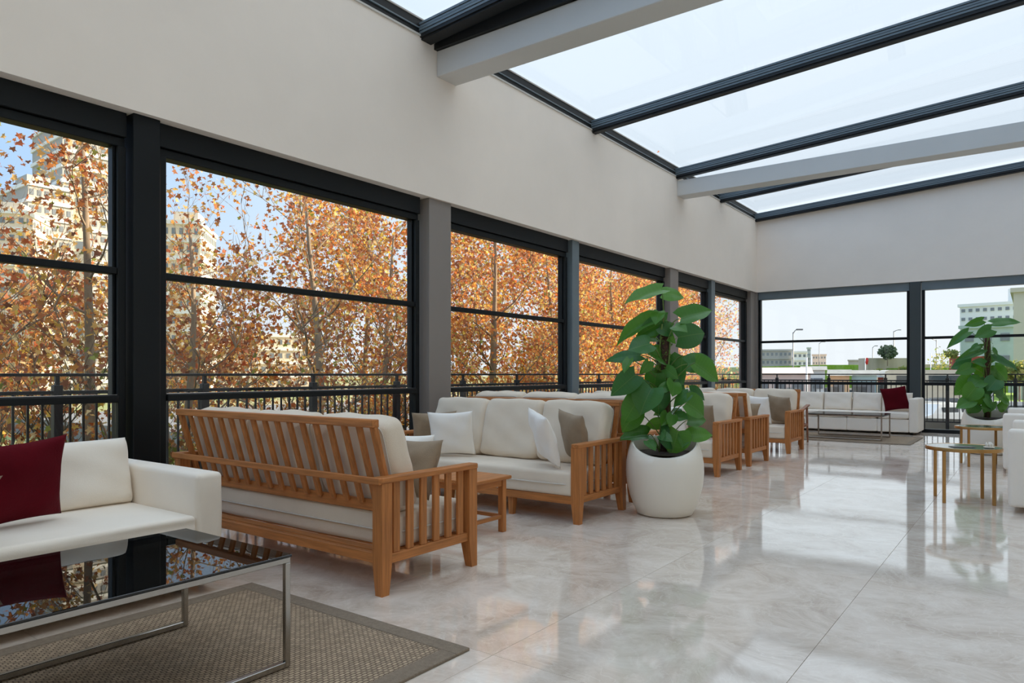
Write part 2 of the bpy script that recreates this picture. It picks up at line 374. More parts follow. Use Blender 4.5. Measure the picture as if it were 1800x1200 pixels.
# upper walls
wl = bx('wall_left', 'plaster', -5.30, XL, YF, YB + .3, HEAD, TOP); tag(wl, 'upper plaster band above the tree side windows', kind='structure')
wb = MB(); wb.v += [(XL, YB, HEAD), (4.3, YB, HEAD), (4.3, YB, rz_(4.3) - .14), (XL, YB, TOP), (XL, YB + .3, HEAD), (4.3, YB + .3, HEAD), (4.3, YB + .3, rz_(4.3) - .14), (XL, YB + .3, TOP)]
wb.f += [(0, 1, 2, 3), (5, 4, 7, 6), (4, 5, 1, 0), (3, 2, 6, 7), (1, 5, 6, 2), (4, 0, 3, 7)]; wb.m += [0] * 6
tag(wb.obj('wall_back', 'plaster'), 'upper plaster band above the end windows', kind='structure')
tag(bx('wall_right', 'wall_other', XR, XR + .35, YF - .3, YB, 0, 11.2), 'plain right wall of the room, raised to keep out the sun', kind='structure')  # unseen wall, made tall so it shades the skylight
tag(bx('wall_front', 'wall_other', -5.3, XR, YF - .3, YF, 0, rz_(4)), 'plain wall behind the camera', kind='structure')
tag(bx('wall_sunblock', 'concrete', XR, XR + 14, YB, YB + 14, -1.8, 11.2), 'added unseen block past the glass end, shading the room from the sun', kind='structure')  # added out of view to keep direct sun off the end windows and roof

# gutter / eaves channel along left wall
ev = struct('trim_1', 'dark metal gutter channel along the top of the left wall')
bx('channel', 'gasket', -5.12, -5.004, YF, YB + .15, TOP + .02, TOP + .175, ev, .004)
bx('channel_lip', 'rafter', -5.004, -4.99, YF, YB + .1, TOP + .075, TOP + .088, ev)
bx('outer_lip', 'seal', -5.14, -4.995, YF, YB + .15, TOP + .175, TOP + .19, ev)
bx('wall_cap', 'seal', -5.05, -4.988, YF, YB, TOP, TOP + .02, ev)

# beams
def beam(n, y, lab):
    o = bx('trim_%d' % n, 'beam_gray', XL, XR, y, y + .30, 4.235, 4.50, c=.006); tag(o, lab, kind='structure')
beam(2, 5.44, 'grey crossbeam nearest the camera under the skylight')
beam(3, 11.57, 'grey crossbeam nearer the glass end under the skylight')
beam(4, -.70, 'grey crossbeam behind the camera')
# rafters (ridged aluminium)
def rafter(n, y0, w, h, drop=0.0):
    e = struct('trim_%d' % n, 'dark ridged aluminium rafter of the skylight')
    a = MB(); Lx = 9.35
    def slab(mb, ya, yb, z0, z1, mi=0):
        x0, x1 = -5.10, 4.0
        zz = lambda x, z: rz_(x) - h + z
        mb.hexa([(x0, ya, zz(x0, z0)), (x1, ya, zz(x1, z0)), (x1, yb, zz(x1, z0)), (x0, yb, zz(x0, z0))],
                [(x0, ya, zz(x0, z1)), (x1, ya, zz(x1, z1)), (x1, yb, zz(x1, z1)), (x0, yb, zz(x0, z1))], mi)
    slab(a, y0 + .012, y0 + w - .012, 0, h); a.obj('rafter_core', 'gasket', e)
    b = MB(); n_ = 4; st = (h - .03) / n_
    for i in range(n_):
        off = .0 if i % 2 else .006
        slab(b, y0 + off, y0 + w - off, .03 + i * st + .004, .03 + (i + 1) * st - .004)
    b.obj('rafter_ridges', 'rafter', e)
    g = MB(); slab(g, y0 + .03, y0 + w - .03, -.02, .0); g.obj('rafter_gasket', 'gasket', e)
RY = [(5, -3.4), (6, -.25), (7, 2.55), (8, 5.18), (9, 8.62), (10, 11.50), (11, 13.62), (12, 15.80)]
for n, y in RY: rafter(n, y, .15 if n != 8 else .2, .15)
bx('gutter_rafter', 'gasket', -5.0, 4.0, 5.40, 5.54, 4.502, 4.66, tag(link('trim_13', None), 'black flashing beside the near crossbeam', kind='structure'))
# roof glass panes
sk = struct('ceiling', 'glass skylight roof')
ys = [y + .07 for _, y in RY]
for k in range(len(ys) - 1):
    for xa, xb in ((-5.2, 4.0),):
        g = MB(); za, zb = rz_(xa) + .06, rz_(xb) + .06
        g.hexa([(xa, ys[k] + .01, za), (xb, ys[k] + .01, zb), (xb, ys[k + 1] - .01, zb), (xa, ys[k + 1] - .01, za)],
               [(xa, ys[k] + .01, za + .012), (xb, ys[k] + .01, zb + .012), (xb, ys[k + 1] - .01, zb + .012), (xa, ys[k + 1] - .01, za + .012)])
        g.obj('glass_pane', 'roof_glass', sk)

# left window units
def window_left(n, y0, y1, lab):
    e = struct('window_%d' % n, lab); X = -5.16
    fw = .055
    def B(nm, ya, yb, za, zb, xa=-5.21, xb=-5.11, m='dark_frame'): return bx(nm, m, xa, xb, ya, yb, za, zb, e, .004)
    B('head_box', y0, y1, 2.80, HEAD, -5.28, -5.10)
    B('head_track', y0, y1, 2.735, 2.797, -5.24, -5.13)
    B('jamb', y0, y0 + fw, .06, 2.735); B('jamb', y1 - fw, y1, .06, 2.735)
    B('jamb_bead', y0 + fw, y0 + fw + .02, 1.0, 2.735, -5.22, -5.15); B('jamb_bead', y1 - fw - .02, y1 - fw, 1.0, 2.735, -5.22, -5.15)
    B('transom', y0 + fw, y1 - fw, 1.842, 1.89, -5.20, -5.12)
    B('lower_rail', y0 + fw, y1 - fw, .952, 1.0, -5.19, -5.09)
    B('rail_lip', y0 + fw, y1 - fw, 1.002, 1.008, -5.18, -5.11, 'chrome')
    B('sill', y0, y1, 0, .06, -5.25, -5.08)
    for za, zb, x in ((1.892, 2.733, -5.18), (1.01, 1.84, -5.165), (.062, .95, -5.15)):
        bx('pane', 'pane_glass', x, x + .008, y0 + fw + .003, y1 - fw - .003, za, zb, e)
for n, (a, b) in enumerate([(-3.55, -.78), (-.42, 2.37), (2.60, 5.30), (5.72, 8.17), (8.40, 11.30), (11.72, 13.30), (13.55, 15.60)]):
    window_left(n + 1, a, b, 'dark framed three pane sash window, %s on the tree side' % ['behind the camera', 'nearest in the frame', 'behind the near teak sofa', 'behind the second teak sofa', 'behind the tall plant', 'beyond the tall plant', 'at the far corner'][n])
# posts between
def post(n, m, y0, y1, x0, x1, lab):
    o = bx('trim_%d' % n, m, x0, x1, y0, y1, 0, HEAD, c=.004); tag(o, lab, kind='structure')
post(20, 'post_gray', 5.36, 5.70, -5.3, -5.03, 'grey pier under the near crossbeam')
post(21, 'post_gray', 11.36, 11.70, -5.3, -5.03, 'grey pier under the far crossbeam')
post(22, 'post_gray', -.76, -.44, -5.3, -5.03, 'grey pier beside the camera')
post(23, 'dark_frame', 2.39, 2.58, -5.28, -5.05, 'dark window post at the left')
post(24, 'rafter', 8.20, 8.38, -5.28, -5.05, 'dark window post between the two middle windows')
post(25, 'rafter', 13.33, 13.52, -5.28, -5.05, 'dark window post near the corner')
post(26, 'post_gray', 15.64, 16.2, -5.3, -5.03, 'grey corner pier')
# back windows
def window_back(n, x0, x1, lab):
    e = struct('window_%d' % n, lab); fw = .05
    def B(nm, xa, xb, za, zb, ya=16.0, yb=16.1, m='dark_frame'): return bx(nm, m, xa, xb, ya, yb, za, zb, e, .004)
    B('head_box', x0, x1, 2.80, HEAD, 15.99, 16.16, 'rafter')
    B('jamb', x0, x0 + fw, .07, 2.8); B('jamb', x1 - fw, x1, .07, 2.8)
    B('transom', x0 + fw, x1 - fw, 1.835, 1.885, 16.01, 16.09); B('lower_rail', x0 + fw, x1 - fw, .925, .985, 16.0, 16.1)
    B('sill', x0, x1, 0, .07, 15.98, 16.12)
    for za, zb, y in ((1.887, 2.797, 16.06), (.987, 1.833, 16.05), (.072, .923, 16.04)):
        bx('pane', 'pane_glass', x0 + fw + .003, x1 - fw - .003, y, y + .008, za, zb, e)
window_back(10, -4.98, -2.01, 'end window beside the corner, behind the white sofa')
window_back(11, -1.80, 1.15, 'end window behind the smaller potted plant')
window_back(12, 1.35, 3.98, 'end window out of view on the right')
for n, xa in ((27, -2.005), (28, 1.155)):
    tag(bx('trim_%d' % n, 'window_post', xa, xa + .19, 15.95, 16.16, 0, HEAD, c=.004), 'dark post between end windows', kind='structure')
tag(bx('trim_29', 'post_gray', -5.03, -4.99, 15.96, 16.1, 0, HEAD), 'narrow pier face at the corner', kind='structure')

# outside terrace + railing
tag(bx('terrace_floor', 'deck', -6.6, -5.31, -5, 18.2, -.3, -.06), 'concrete terrace outside the tree side windows', kind='structure')
tag(bx('terrace_floor', 'deck', -5.31, 4, 16.16, 18.2, -.3, -.06), 'concrete terrace outside the end windows', kind='structure')
tag(bx('terrace_kerb', 'concrete', -6.6, 4, 17.95, 18.2, -.06, .17), 'low concrete kerb along the end terrace', kind='structure')
def railing(lab, p, q, posts):
    p = Vector(p); q = Vector(q); d = (q - p); L = d.length; d.normalize()
    rzz = math.atan2(d.y, d.x)
    e = thing('terrace_railing', lab, 'railing', (p.x, p.y, -.06), rzz)
    z = .06
    MB().box(0, L, -.022, .022, 1.13 + z, 1.155 + z, None, 0, .004).obj('top_rail', 'rail_metal', e)
    MB().box(0, L, -.018, .018, .985 + z, 1.015 + z, None, 0, .004).obj('middle_rail', 'rail_metal', e)
    MB().box(0, L, -.018, .018, .10 + z, .13 + z, None, 0, .004).obj('bottom_rail', 'rail_metal', e)
    pm = MB().box(-.033, .033, -.033, .033, 0, 1.06 + z, None, 0, .004).box(-.015, .015, -.015, .015, 1.06 + z, 1.131 + z).mesh('post', 'rail_metal')
    bm_ = MB().box(-.008, .008, -.008, .008, .13 + z, .985 + z).mesh('baluster', 'rail_metal')
    for s in posts: link('post', pm, e, (s, 0, 0))
    s = .1
    while s < L:
        if all(abs(s - k) > .045 for k in posts): link('baluster', bm_, e, (s, 0, 0))
        s += .1
    return e
# left railing from far to near: origin at y=-3
railing('dark metal railing with thin balusters along the tree side terrace', (-6.3, -3.02, 0), (-6.3, 17.8, 0), [5.405 + 1.25 * k for k in range(-4, 13)])
railing('dark metal railing crossing in front of the car park, beyond the end windows', (-6.3, 17.8, 0), (3.9, 17.8, 0), [6.3 - 5.09 + 1.19 * k for k in range(-1, 8)])

# ------------------------------------------------------------------ soft things
def cushion_mesh(w, h, t, p=2.6, q=.5, pinch=.07, seed=0, n=22, wr=.004, m='cream', seam=None, sag=0):
    """lies in local XZ (w along x, h along z from 0), thickness along y (centre 0)"""
    rn = random.Random(seed); ph = [rn.uniform(0, 6.28) for _ in range(8)]
    vs = []; fs = []
    ids = {}
    N = n
    for side in (1, -1):
        for i in range(N + 1):
            for j in range(N + 1):
                u = -1 + 2 * i / N; v = -1 + 2 * j / N
                # denser near the rim
                u = math.copysign(abs(u) ** .75, u); v = math.copysign(abs(v) ** .75, v)
                edge = i in (0, N) or j in (0, N)
                if edge and side == -1: ids[side, i, j] = ids[1, i, j]; continue
                prof = (max(0, 1 - abs(u) ** p) * max(0, 1 - abs(v) ** p)) ** q
                x = w / 2 * u * (1 - pinch * (1 - v * v)); z = h / 2 * v * (1 - pinch * (1 - u * u))
                wv = wr * (math.sin(5 * u + ph[0] + 3 * v) + math.sin(7 * v + ph[1] - 4 * u) * .7 + math.sin(11 * u * v + ph[2]) * .5) * (prof ** .5)
                y = side * (t / 2 * prof) + wv
                z -= sag * (1 - abs(u)) * (v + 1) / 2
                ids[side, i, j] = len(vs); vs.append((x, y, z + h / 2))
    for side in (1, -1):
        for i in range(N):
            for j in range(N):
                f = [ids[side, i, j], ids[side, i + 1, j], ids[side, i + 1, j + 1], ids[side, i, j + 1]]
                if side == 1: f = f[::-1]
                if len(set(f)) >= 3: fs.append(tuple(f))
    mb = MB(); mb.add(vs, fs); me = mb.mesh('cushion', m, True)
    return me
def boxcush_mesh(w, h, t, m='cream', r=.045, seed=0, n=16, puff=.02, wr=.003):
    """boxy cushion: rounded box with crown; local x width, z height, y thickness"""
    rn = random.Random(seed); ph = [rn.uniform(0, 6.28) for _ in range(6)]
    vs = []; fs = []; key = {}
    def put(x, y, z):
        # round the box of half sizes
        hx, hy, hz_ = w / 2, t / 2, h / 2
        cx = max(-hx + r, min(hx - r, x)); cy = max(-hy + r, min(hy - r, y)); cz = max(-hz_ + r, min(hz_ - r, z))
        d = Vector((x - cx, y - cy, z - cz))
        if d.length > 1e-9: d = d.normalized() * r
        P = Vector((cx, cy, cz)) + d
        ux, uy, uz = P.x / hx, P.y / hy, P.z / hz_
        P.y += math.copysign(puff, P.y) * max(0, 1 - ux ** 4) * max(0, 1 - uz ** 4) * abs(uy) if abs(uy) > 0 else 0
        P.z += puff * .5 * uz * (1 - ux ** 2); P.x += puff * .5 * ux * (1 - uz ** 2)
        P.y += wr * (math.sin(9 * P.x / w + ph[0] + 5 * uz) + math.sin(8 * uz + ph[1] - 6 * ux))
        P.z += wr * math.sin(7 * ux + ph[2])
        k = (round(x, 5), round(y, 5), round(z, 5))
        if k not in key: key[k] = len(vs); vs.append((P.x, P.y, P.z + hz_))
        return key[k]
    def lsp(a, k):
        rim = [-a, -a + r * .3, -a + r * .65, -a + r]
        mid = [-a + r + (2 * a - 2 * r) * i / k for i in range(1, k)]
        return rim + mid + [-x for x in rim[::-1]]
    X = lsp(w / 2, n); Y = lsp(t / 2, 3); Z = lsp(h / 2, n)
    def grid(A, B, fn, flip):
        for i in range(len(A) - 1):
            for j in range(len(B) - 1):
                f = [fn(A[i], B[j]), fn(A[i + 1], B[j]), fn(A[i + 1], B[j + 1]), fn(A[i], B[j + 1])]
                if len(set(f)) < 3: continue
                fs.append(tuple(f[::-1] if flip else f))
    grid(X, Z, lambda a, b: put(a, -t / 2, b), False); grid(X, Z, lambda a, b: put(a, t / 2, b), True)
    grid(X, Y, lambda a, b: put(a, b, h / 2), False); grid(X, Y, lambda a, b: put(a, b, -h / 2), True)
    grid(Y, Z, lambda a, b: put(w / 2, a, b), False); grid(Y, Z, lambda a, b: put(-w / 2, a, b), True)
    return MB().add(vs, fs).mesh('cushion', m, True)
def ring_tube(w, h, y, r, m, parent, name='piping', z0=0, plane='xz', loc=None):
    pts = []
    c = .04
    for k in range(40):
        t = 2 * math.pi * k / 40
        # superellipse
        a = math.copysign(abs(math.cos(t)) ** .18, math.cos(t)) * w / 2; b = math.copysign(abs(math.sin(t)) ** .18, math.sin(t)) * h / 2
        pts.append((a, y, b + z0) if plane == 'xz' else (a, b, z0))
    pts.append(pts[0])
    o = MB().tube(pts, r, 5, False).obj(name, m, parent, True)
    if loc: o.location = loc
    return o

def throw_pillow(label, m, w, h, x, y, z, rz=0, lean=0, tilt=0, t=.15, seed=0, group=None):
    """standing throw pillow: bottom centre at (x,y,z); rz heading of its face normal (+y local); lean backwards; tilt in plane"""
    me = cushion_mesh(w, h, t, seed=seed, m=m, pinch=.08, wr=.005)
    o = link('throw_pillow', me); M = Matrix.Translation((x, y, z)) @ Matrix.Rotation(rz, 4, 'Z') @ Matrix.Rotation(-lean, 4, 'X') @ Matrix.Rotation(tilt, 4, 'Y')
    o.matrix_world = M
    zmin = min((M @ v.co).z for v in me.vertices); o.location.z += z - zmin
    tag(o, label, 'pillow', group); return o

# ------------------------------------------------------------------ teak sofas (local: faces +y, back plane at y=0, right end at x=0, left end at x=-L)
def teak_sofa(label, loc, rz, L=2.05, D=.77, seed=0, nslats=15, group='teak slatted sofas', ncush=3, ctop=.0):
    e = thing('teak_sofa', label, 'sofa', loc, rz, group)
    def leg(x, y, sx, sy):
        # x,y outer corner ; sx,sy direction towards the inside ; taper below z=.2 on the inner faces
        w = .072; wb_ = .05; m = MB()
        def q(a, z): 
            xs = sorted((x, x + sx * a)); ys_ = sorted((y, y + sy * a)); return [(xs[0], ys_[0], z), (xs[1], ys_[0], z), (xs[1], ys_[1], z), (xs[0], ys_[1], z)]
        m.hexa(q(wb_, 0), q(w, .165)); m.hexa(q(w, .165), q(w, .582)); m.obj('leg', 'teak_z', e)
    for x, sx in ((0, -1), (-L, 1)):
        leg(x, 0, sx, 1); leg(x, D, sx, -1)
        xi = x + sx * .062
        MB().box(x - sx * .004, x + sx * .068, -.004, D + .006, .582, .614, None, 0, .005).obj('armrest', 'teak_y', e)
        MB().box(x + sx * .012, x + sx * .05, .062, D - .062, .157, .206, None, 0, .003).obj('side_rail', 'teak_y', e)
        n = 6
        for k in range(n):
            yc = .062 + (D - .124) * (k + .62) / (n + .24)
            MB().box(x + sx * .02, x + sx * .04, yc - .024, yc + .024, .206, .582, None, 0, .003).obj('arm_slat', 'teak_z', e)
    MB().box(-L + .062, -.062, .012, .045, .162, .216, None, 0, .003).obj('seat_rail', 'teak_x', e)
    MB().box(-L + .062, -.062, D - .05, D - .014, .145, .206, None, 0, .003).obj('seat_rail', 'teak_x', e)
    MB().box(-L, 0, -.022, .0, .578, .614, None, 0, .004).obj('back_rail', 'teak_x', e)
    s = MB()
    for k in range(5): s.box(-L + .05, -.05, .08 + k * .125, .15 + k * .125, .19, .208)
    s.obj('seat_deck', 'teak_x', e)
    for k in (1, 2):
        xc = -L * k / 3; m = MB(); m.hexa([(xc - .02, D - .08, 0), (xc + .02, D - .08, 0), (xc + .02, D - .04, 0), (xc - .02, D - .04, 0)], [(xc - .03, D - .1, .19), (xc + .03, D - .1, .19), (xc + .03, D - .04, .19), (xc - .03, D - .04, .19)]); m.obj('leg', 'teak_z', e)
    # back panel : leaning from (y=.15,z=.40) to (y=.0,z=.90)
    def P(x, z): return (x, .145 - (z - .40) / .50 * .145, z)
    MB().bar(P(-L + .05, .892), P(-.05, .892), .05, .042, c=.004).obj('top_rail', 'teak_x', e)
    MB().bar((-L + .062, .155, .427), (-.062, .155, .427), .028, .062, c=.004).obj('lower_rail', 'teak_x', e)
    for xs in (-L + .072, -.072): MB().bar(P(xs, .39), P(xs, .875), .026, .042, up=Vector((1, 0, 0)), c=.003).obj('back_stile', 'teak_z', e)
    me = None
    for k in range(nslats):
        xs = -L + .065 + (L - .13) * (k + 1) / (nslats + 1)
        MB().bar(P(xs, .44), P(xs, .875), .016, .042, up=Vector((1, 0, 0)), c=.002).obj('back_slat', 'teak_z', e)
    # seat cushion
    cw = L - .13
    c = link('seat_cushion', boxcush_mesh(cw, .60, .185, r=.03, seed=seed, puff=.008, n=20, wr=.002), e)
    c.rotation_euler = (rad(90), 0, 0); c.location = (-L / 2, D - .005, .30)
    ring_tube(cw + .022, .626, -.004, .005, 'piping', c, z0=.30)
    # back cushions
    bw = (L - .14) / ncush
    for k in range(ncush):
        b = link('back_cushion', boxcush_mesh(bw - .004, .52 + ctop, .16, r=.05, seed=seed * 7 + k + 1, puff=.02, n=14, wr=.004), e)
        b.location = (-L + .07 + bw * (k + .5), .285, .405); b.rotation_euler = (rad(15.5), rad(R.uniform(-1, 1)), 0)
        ring_tube(bw * .965, .50 + ctop, -.085, .004, 'piping', b, z0=.26 + ctop / 2)
    return e
S1 = teak_sofa('teak slatted sofa seen from behind, nearest the glass coffee table', (-2.70, 2.525, 0), 0, 2.05, seed=1)
S2 = teak_sofa('teak slatted sofa facing the near one, just left of the tall plant', (-4.82, 5.395, 0), math.pi, 2.03, seed=2)
S3 = teak_sofa('teak slatted sofa mostly hidden behind the tall plant, with high white cushions', (-2.88, 5.72, 0), 0, 1.98, seed=3, ctop=.05)
S4 = teak_sofa('teak slatted sofa whose arm shows just right of the tall plant', (-4.83, 8.46, 0), math.pi, 2.0, seed=4)
S5 = teak_sofa('teak slatted sofa with its tall back post showing, between two that face the camera', (-2.84, 8.80, 0), 0, 2.0, seed=5)
S6 = teak_sofa('farthest teak slatted sofa, beside the small wooden armchair', (-4.84, 11.33, 0), math.pi, 2.0, seed=6)
pg = 'throw pillows'
# sofa 1 pillows (sofa faces +y; pillow at its right end)
throw_pillow('brown throw pillow above the armrest of the near teak sofa', 'taupe', .46, .36, -3.01, 2.99, .405, rad(-8), rad(20), rad(-3), .13, 3)
throw_pillow('white throw pillow peeking out behind the brown one on the near teak sofa', 'white_linen', .42, .38, -3.20, 3.12, .405, rad(10), rad(16), 0, .13, 4)
# sofa 2 pillows (faces -y)
throw_pillow('brown throw pillow at the far left end of the second teak sofa', 'taupe', .42, .40, -4.56, 4.93, .405, rad(180 + 50), rad(14), rad(2), .13, 5)
throw_pillow('white square throw pillow at the left end of the second teak sofa', 'white_linen', .42, .41, -4.26, 4.86, .405, rad(180 + 28), rad(12), rad(2), .13, 6)
throw_pillow('white throw pillow tilted against the brown one beside the right armrest', 'white_linen', .40, .44, -3.17, 4.82, .405, rad(180 - 38), rad(20), rad(-10), .13, 7)
throw_pillow('brown throw pillow leaning on the right armrest of the second teak sofa', 'taupe', .40, .43, -3.03, 5.02, .405, rad(180 - 30), rad(14), rad(-6), .12, 8)
# sofa 4
throw_pillow('grey brown throw pillow on the teak sofa right of the tall plant', 'taupe', .42, .40, -3.14, 8.00, .405, rad(180 - 20), rad(14), rad(-4), .13, 9)
throw_pillow('white throw pillow behind plant leaves on the teak sofa right of the plant', 'white_linen', .42, .38, -3.5, 7.98, .405, rad(180 - 10), rad(16), 0, .13, 10)
# sofa 5
throw_pillow('dark brown throw pillow beside the tall teak back post', 'taupe', .44, .38, -3.12, 9.22, .405, rad(-14), rad(18), rad(4), .13, 11)
# sofa 6
throw_pillow('white throw pillow on the farthest teak sofa', 'white_linen', .42, .42, -3.34, 10.80, .405, rad(180 - 20), rad(16), rad(-4), .13, 12)
throw_pillow('brown throw pillow beside the white one on the farthest teak sofa', 'taupe', .42, .42, -3.05, 10.93, .405, rad(180 - 28), rad(16), rad(-5), .13, 13)

# small teak side table
def side_table():
    e = thing('side_table', 'small square teak side table between the two nearest teak sofas', 'side table', (-3.52, 3.72, 0))
    W_ = .44
    MB().box(0, W_, 0, W_, .385, .41, None, 0, .004).obj('tabletop', 'teak_y', e)
    i = .028
    for x in (i, W_ - i - .045):
        for y in (i, W_ - i - .045): MB().box(x, x + .045, y, y + .045, 0, .385, None, 0, .003).obj('leg', 'teak_z', e)
    for y in (i + .01, W_ - i - .035): MB().box(i + .045, W_ - i - .045, y, y + .025, .335, .385).obj('apron', 'teak_x', e); 
    for x in (i + .01, W_ - i - .035): MB().box(x, x + .025, i + .045, W_ - i - .045, .335, .385).obj('apron', 'teak_y', e)
    for y in (i + .01, W_ - i - .035): MB().box(i + .045, W_ - i - .045, y, y + .025, .10, .125).obj('stretcher', 'teak_x', e)
    for x in (i + .01, W_ - i - .035): MB().box(x, x + .025, i + .045, W_ - i - .045, .10, .125).obj('stretcher', 'teak_y', e)
side_table()

# small wooden armchair near the end sofa
def armchair():
    e = thing('wooden_armchair', 'small wooden armchair with sloping arm and splayed legs, before the far coffee table', 'armchair', (-3.09, 12.05, 0))
    # local x 0 = right side, -.62 left ; faces +y
    for x in (0, -.60):
        MB().tube([(x, .52, 0), (x, .46, .58)], [.014, .02], 8).obj('leg', 'walnut', e, True)
        MB().tube([(x, -.04, 0), (x, .04, .52)], [.014, .02], 8).obj('leg', 'walnut', e, True)
        m = MB(); pts = [(-.08, .51), (.15, .545), (.35, .58), (.54, .615)]
        for (ya, za), (yb, zb) in zip(pts, pts[1:]): m.hexa([(x - .03, ya, za), (x + .03, ya, za), (x + .03, yb, zb), (x - .03, yb, zb)], [(x - .03, ya, za + .022), (x + .03, ya, za + .022), (x + .03, yb, zb + .022), (x - .03, yb, zb + .022)])
        m.obj('armrest', 'walnut', e)
        MB().bar((x, .02, .27), (x, .49, .30), .03, .04).obj('side_rail', 'walnut', e)
    MB().bar((-.6, .48, .30), (0, .48, .30), .03, .04).obj('front_rail', 'walnut', e)
    MB().bar((-.6, .0, .27), (0, .0, .27), .03, .04).obj('back_rail', 'walnut', e)
    MB().bar((-.6, -.10, .72), (0, -.10, .72), .03, .05).obj('top_rail', 'walnut', e)
    for x in (-.6, 0): MB().bar((x, .02, .27), (x, -.10, .74), .03, .03).obj('back_post', 'walnut', e)
    c = link('seat_cushion', boxcush_mesh(.54, .48, .10, m='taupe', r=.03, seed=31, n=8), e); c.rotation_euler = (rad(90), 0, 0); c.location = (-.3, .47, .36)
    c = link('back_cushion', boxcush_mesh(.54, .36, .09, m='taupe', r=.03, seed=32, n=8), e); c.location = (-.3, .03, .40); c.rotation_euler = (rad(12), 0, 0)
armchair()

# ------------------------------------------------------------------ white upholstered sofas
def rbox(name, m, x0, x1, y0, y1, z0, z1, r, parent, seed=0, puff=.004, n=8):
    w, t, h = x1 - x0, y1 - y0, z1 - z0
    me = boxcush_mesh(w, h, t, m=m, r=r, seed=seed, puff=puff, n=n, wr=.0012)
    return link(name, me, parent, ((x0 + x1) / 2, (y0 + y1) / 2, z0))
def white_sofa(label, loc, rz, L, D, arm=.14, armh=.63, nb=3, seat_h=.42, cush_top=.79, split_base=False, seed=0, cat='sofa', backh=.60, group=None, foot='foot', bd=.16, ct=.17):
    """local: faces +y (front at y=D), back at y=0, x from -L to 0"""
    e = thing('white_sofa', label, cat, loc, rz, group)
    rbox('armrest', 'white_fab', -arm, 0, 0, D, .05, armh, .028, e, seed + 1); rbox('armrest', 'white_fab', -L, -L + arm, 0, D, .05, armh, .028, e, seed + 2)
    rbox('backrest', 'white_fab', -L + arm, -arm, 0, bd, .05, backh, .03, e, seed + 3)
    n = nb; w = (L - 2 * arm) / n
    if split_base:
        for k in range(n):
            rbox('base', 'white_fab', -L + arm + k * w + .002, -L + arm + (k + 1) * w - .002, bd, D - .01, .05, .295, .02, e, seed + 5 + k)
            rbox('seat_cushion', 'white_fab', -L + arm + k * w + .003, -L + arm + (k + 1) * w - .003, bd, D + .005, .305, seat_h, .03, e, seed + 9 + k, .01)
    else:
        rbox('base', 'white_fab', -L + arm, -arm, bd, D - .03, .05, .285, .02, e, seed + 5)
        rbox('seat_cushion', 'white_fab', -L + arm + .003, -arm - .003, bd, D + .005, .285, seat_h, .022, e, seed + 9, .006, 16)
    for k in range(n):
        b = link('back_cushion', cushion_mesh(w * 1.0, (cush_top - seat_h), ct, p=5, q=.42, pinch=.02, seed=seed + k, m='white_fab', wr=.004), e)
        b.location = (-L + arm + (k + .5) * w, bd + ct * .5 + .035, seat_h - .012); b.rotation_euler = (rad(12), rad(-1 if k % 2 else .6), 0)
    for x in (-L + .14, -.14):
        for y in (.10, D - .20): MB().box(x - .025, x + .025, y - .025, y + .025, 0, .055, None, 0, .003).obj('foot', foot, e)
    return e
white_sofa('white upholstered sofa with a burgundy pillow, front left beside the glass coffee table', (-4.60, 2.115 - 2.3, 0), rad(-90), 2.3, 1.12, nb=4, seed=40, arm=.15, bd=.30, ct=.20, cush_top=.80)
white_sofa('long white upholstered sofa against the end windows', (-4.22, 15.88, 0), rad(180), .001 + 2.47, .80, arm=.16, armh=.69, nb=4, seed=60, split_base=True, cush_top=.80, backh=.66)
white_sofa('white upholstered seat cut by the right edge, beside the nearest round table', (.62, 7.15 + 1.6, 0), rad(90), 1.6, .80, arm=.16, armh=.69, nb=2, seed=70, backh=.66, cush_top=.74, seat_h=.44)
white_sofa('white upholstered seat at the right edge, in front of the smaller potted plant', (.50, 9.95 + 1.9, 0), rad(90), 1.9, .80, arm=.16, armh=.69, nb=2, seed=80, backh=.66, cush_top=.74, seat_h=.44)
throw_pillow('burgundy throw pillow on the white sofa at the left edge', 'burgundy', .46, .42, -3.93, 1.29, .415, rad(-90 + 8), rad(14), rad(4), .13, 14)
throw_pillow('burgundy throw pillow at the right end of the long white sofa', 'burgundy', .46, .46, -2.12, 15.32, .42, rad(180 - 6), rad(14), rad(9), .13, 15)
throw_pillow('beige throw pillow with only its corner in the frame, front left', 'taupe', .44, .40, -3.72, .86, .415, rad(-90 + 10), rad(40), rad(0), .13, 16)

# ------------------------------------------------------------------ glass coffee tables
def coffee_table(label, loc, rz, W_, L):
    e = thing('coffee_table', label, 'coffee table', loc, rz, 'chrome and glass coffee tables')
    # local: x 0..W_, y 0..L
    s = .022
    for x in (0, W_ - s):
        MB().box(x, x + s, 0, L, .417, .439, None, 0, .002).obj('top_rail', 'chrome', e)
        MB().box(x, x + s, s, L - s, .014, .014 + s, None, 0, .002).obj('floor_rail', 'chrome', e)
        for y in (0, L - s): MB().box(x, x + s, y, y + s, .014, .417, None, 0, .002).obj('leg', 'chrome', e)
    for y in (0, L - s): MB().box(s, W_ - s, y + .002, y + s - .002, .42, .437, None, 0, .002).obj('end_rail', 'gasket', e)
    tag(MB().box(-.004, W_ + .004, -.004, L + .004, .439, .449, None, 0, .002).obj('glass_top', 'table_glass', e), 'smoked glass top')
    return e
coffee_table('chrome framed coffee table with a smoked glass top, front left on the rug', (-3.10, .42, 0), 0, .77, 1.28)
coffee_table('chrome framed coffee table in front of the long white sofa', (-2.08, 13.32, 0), rad(90), .86, 1.22)
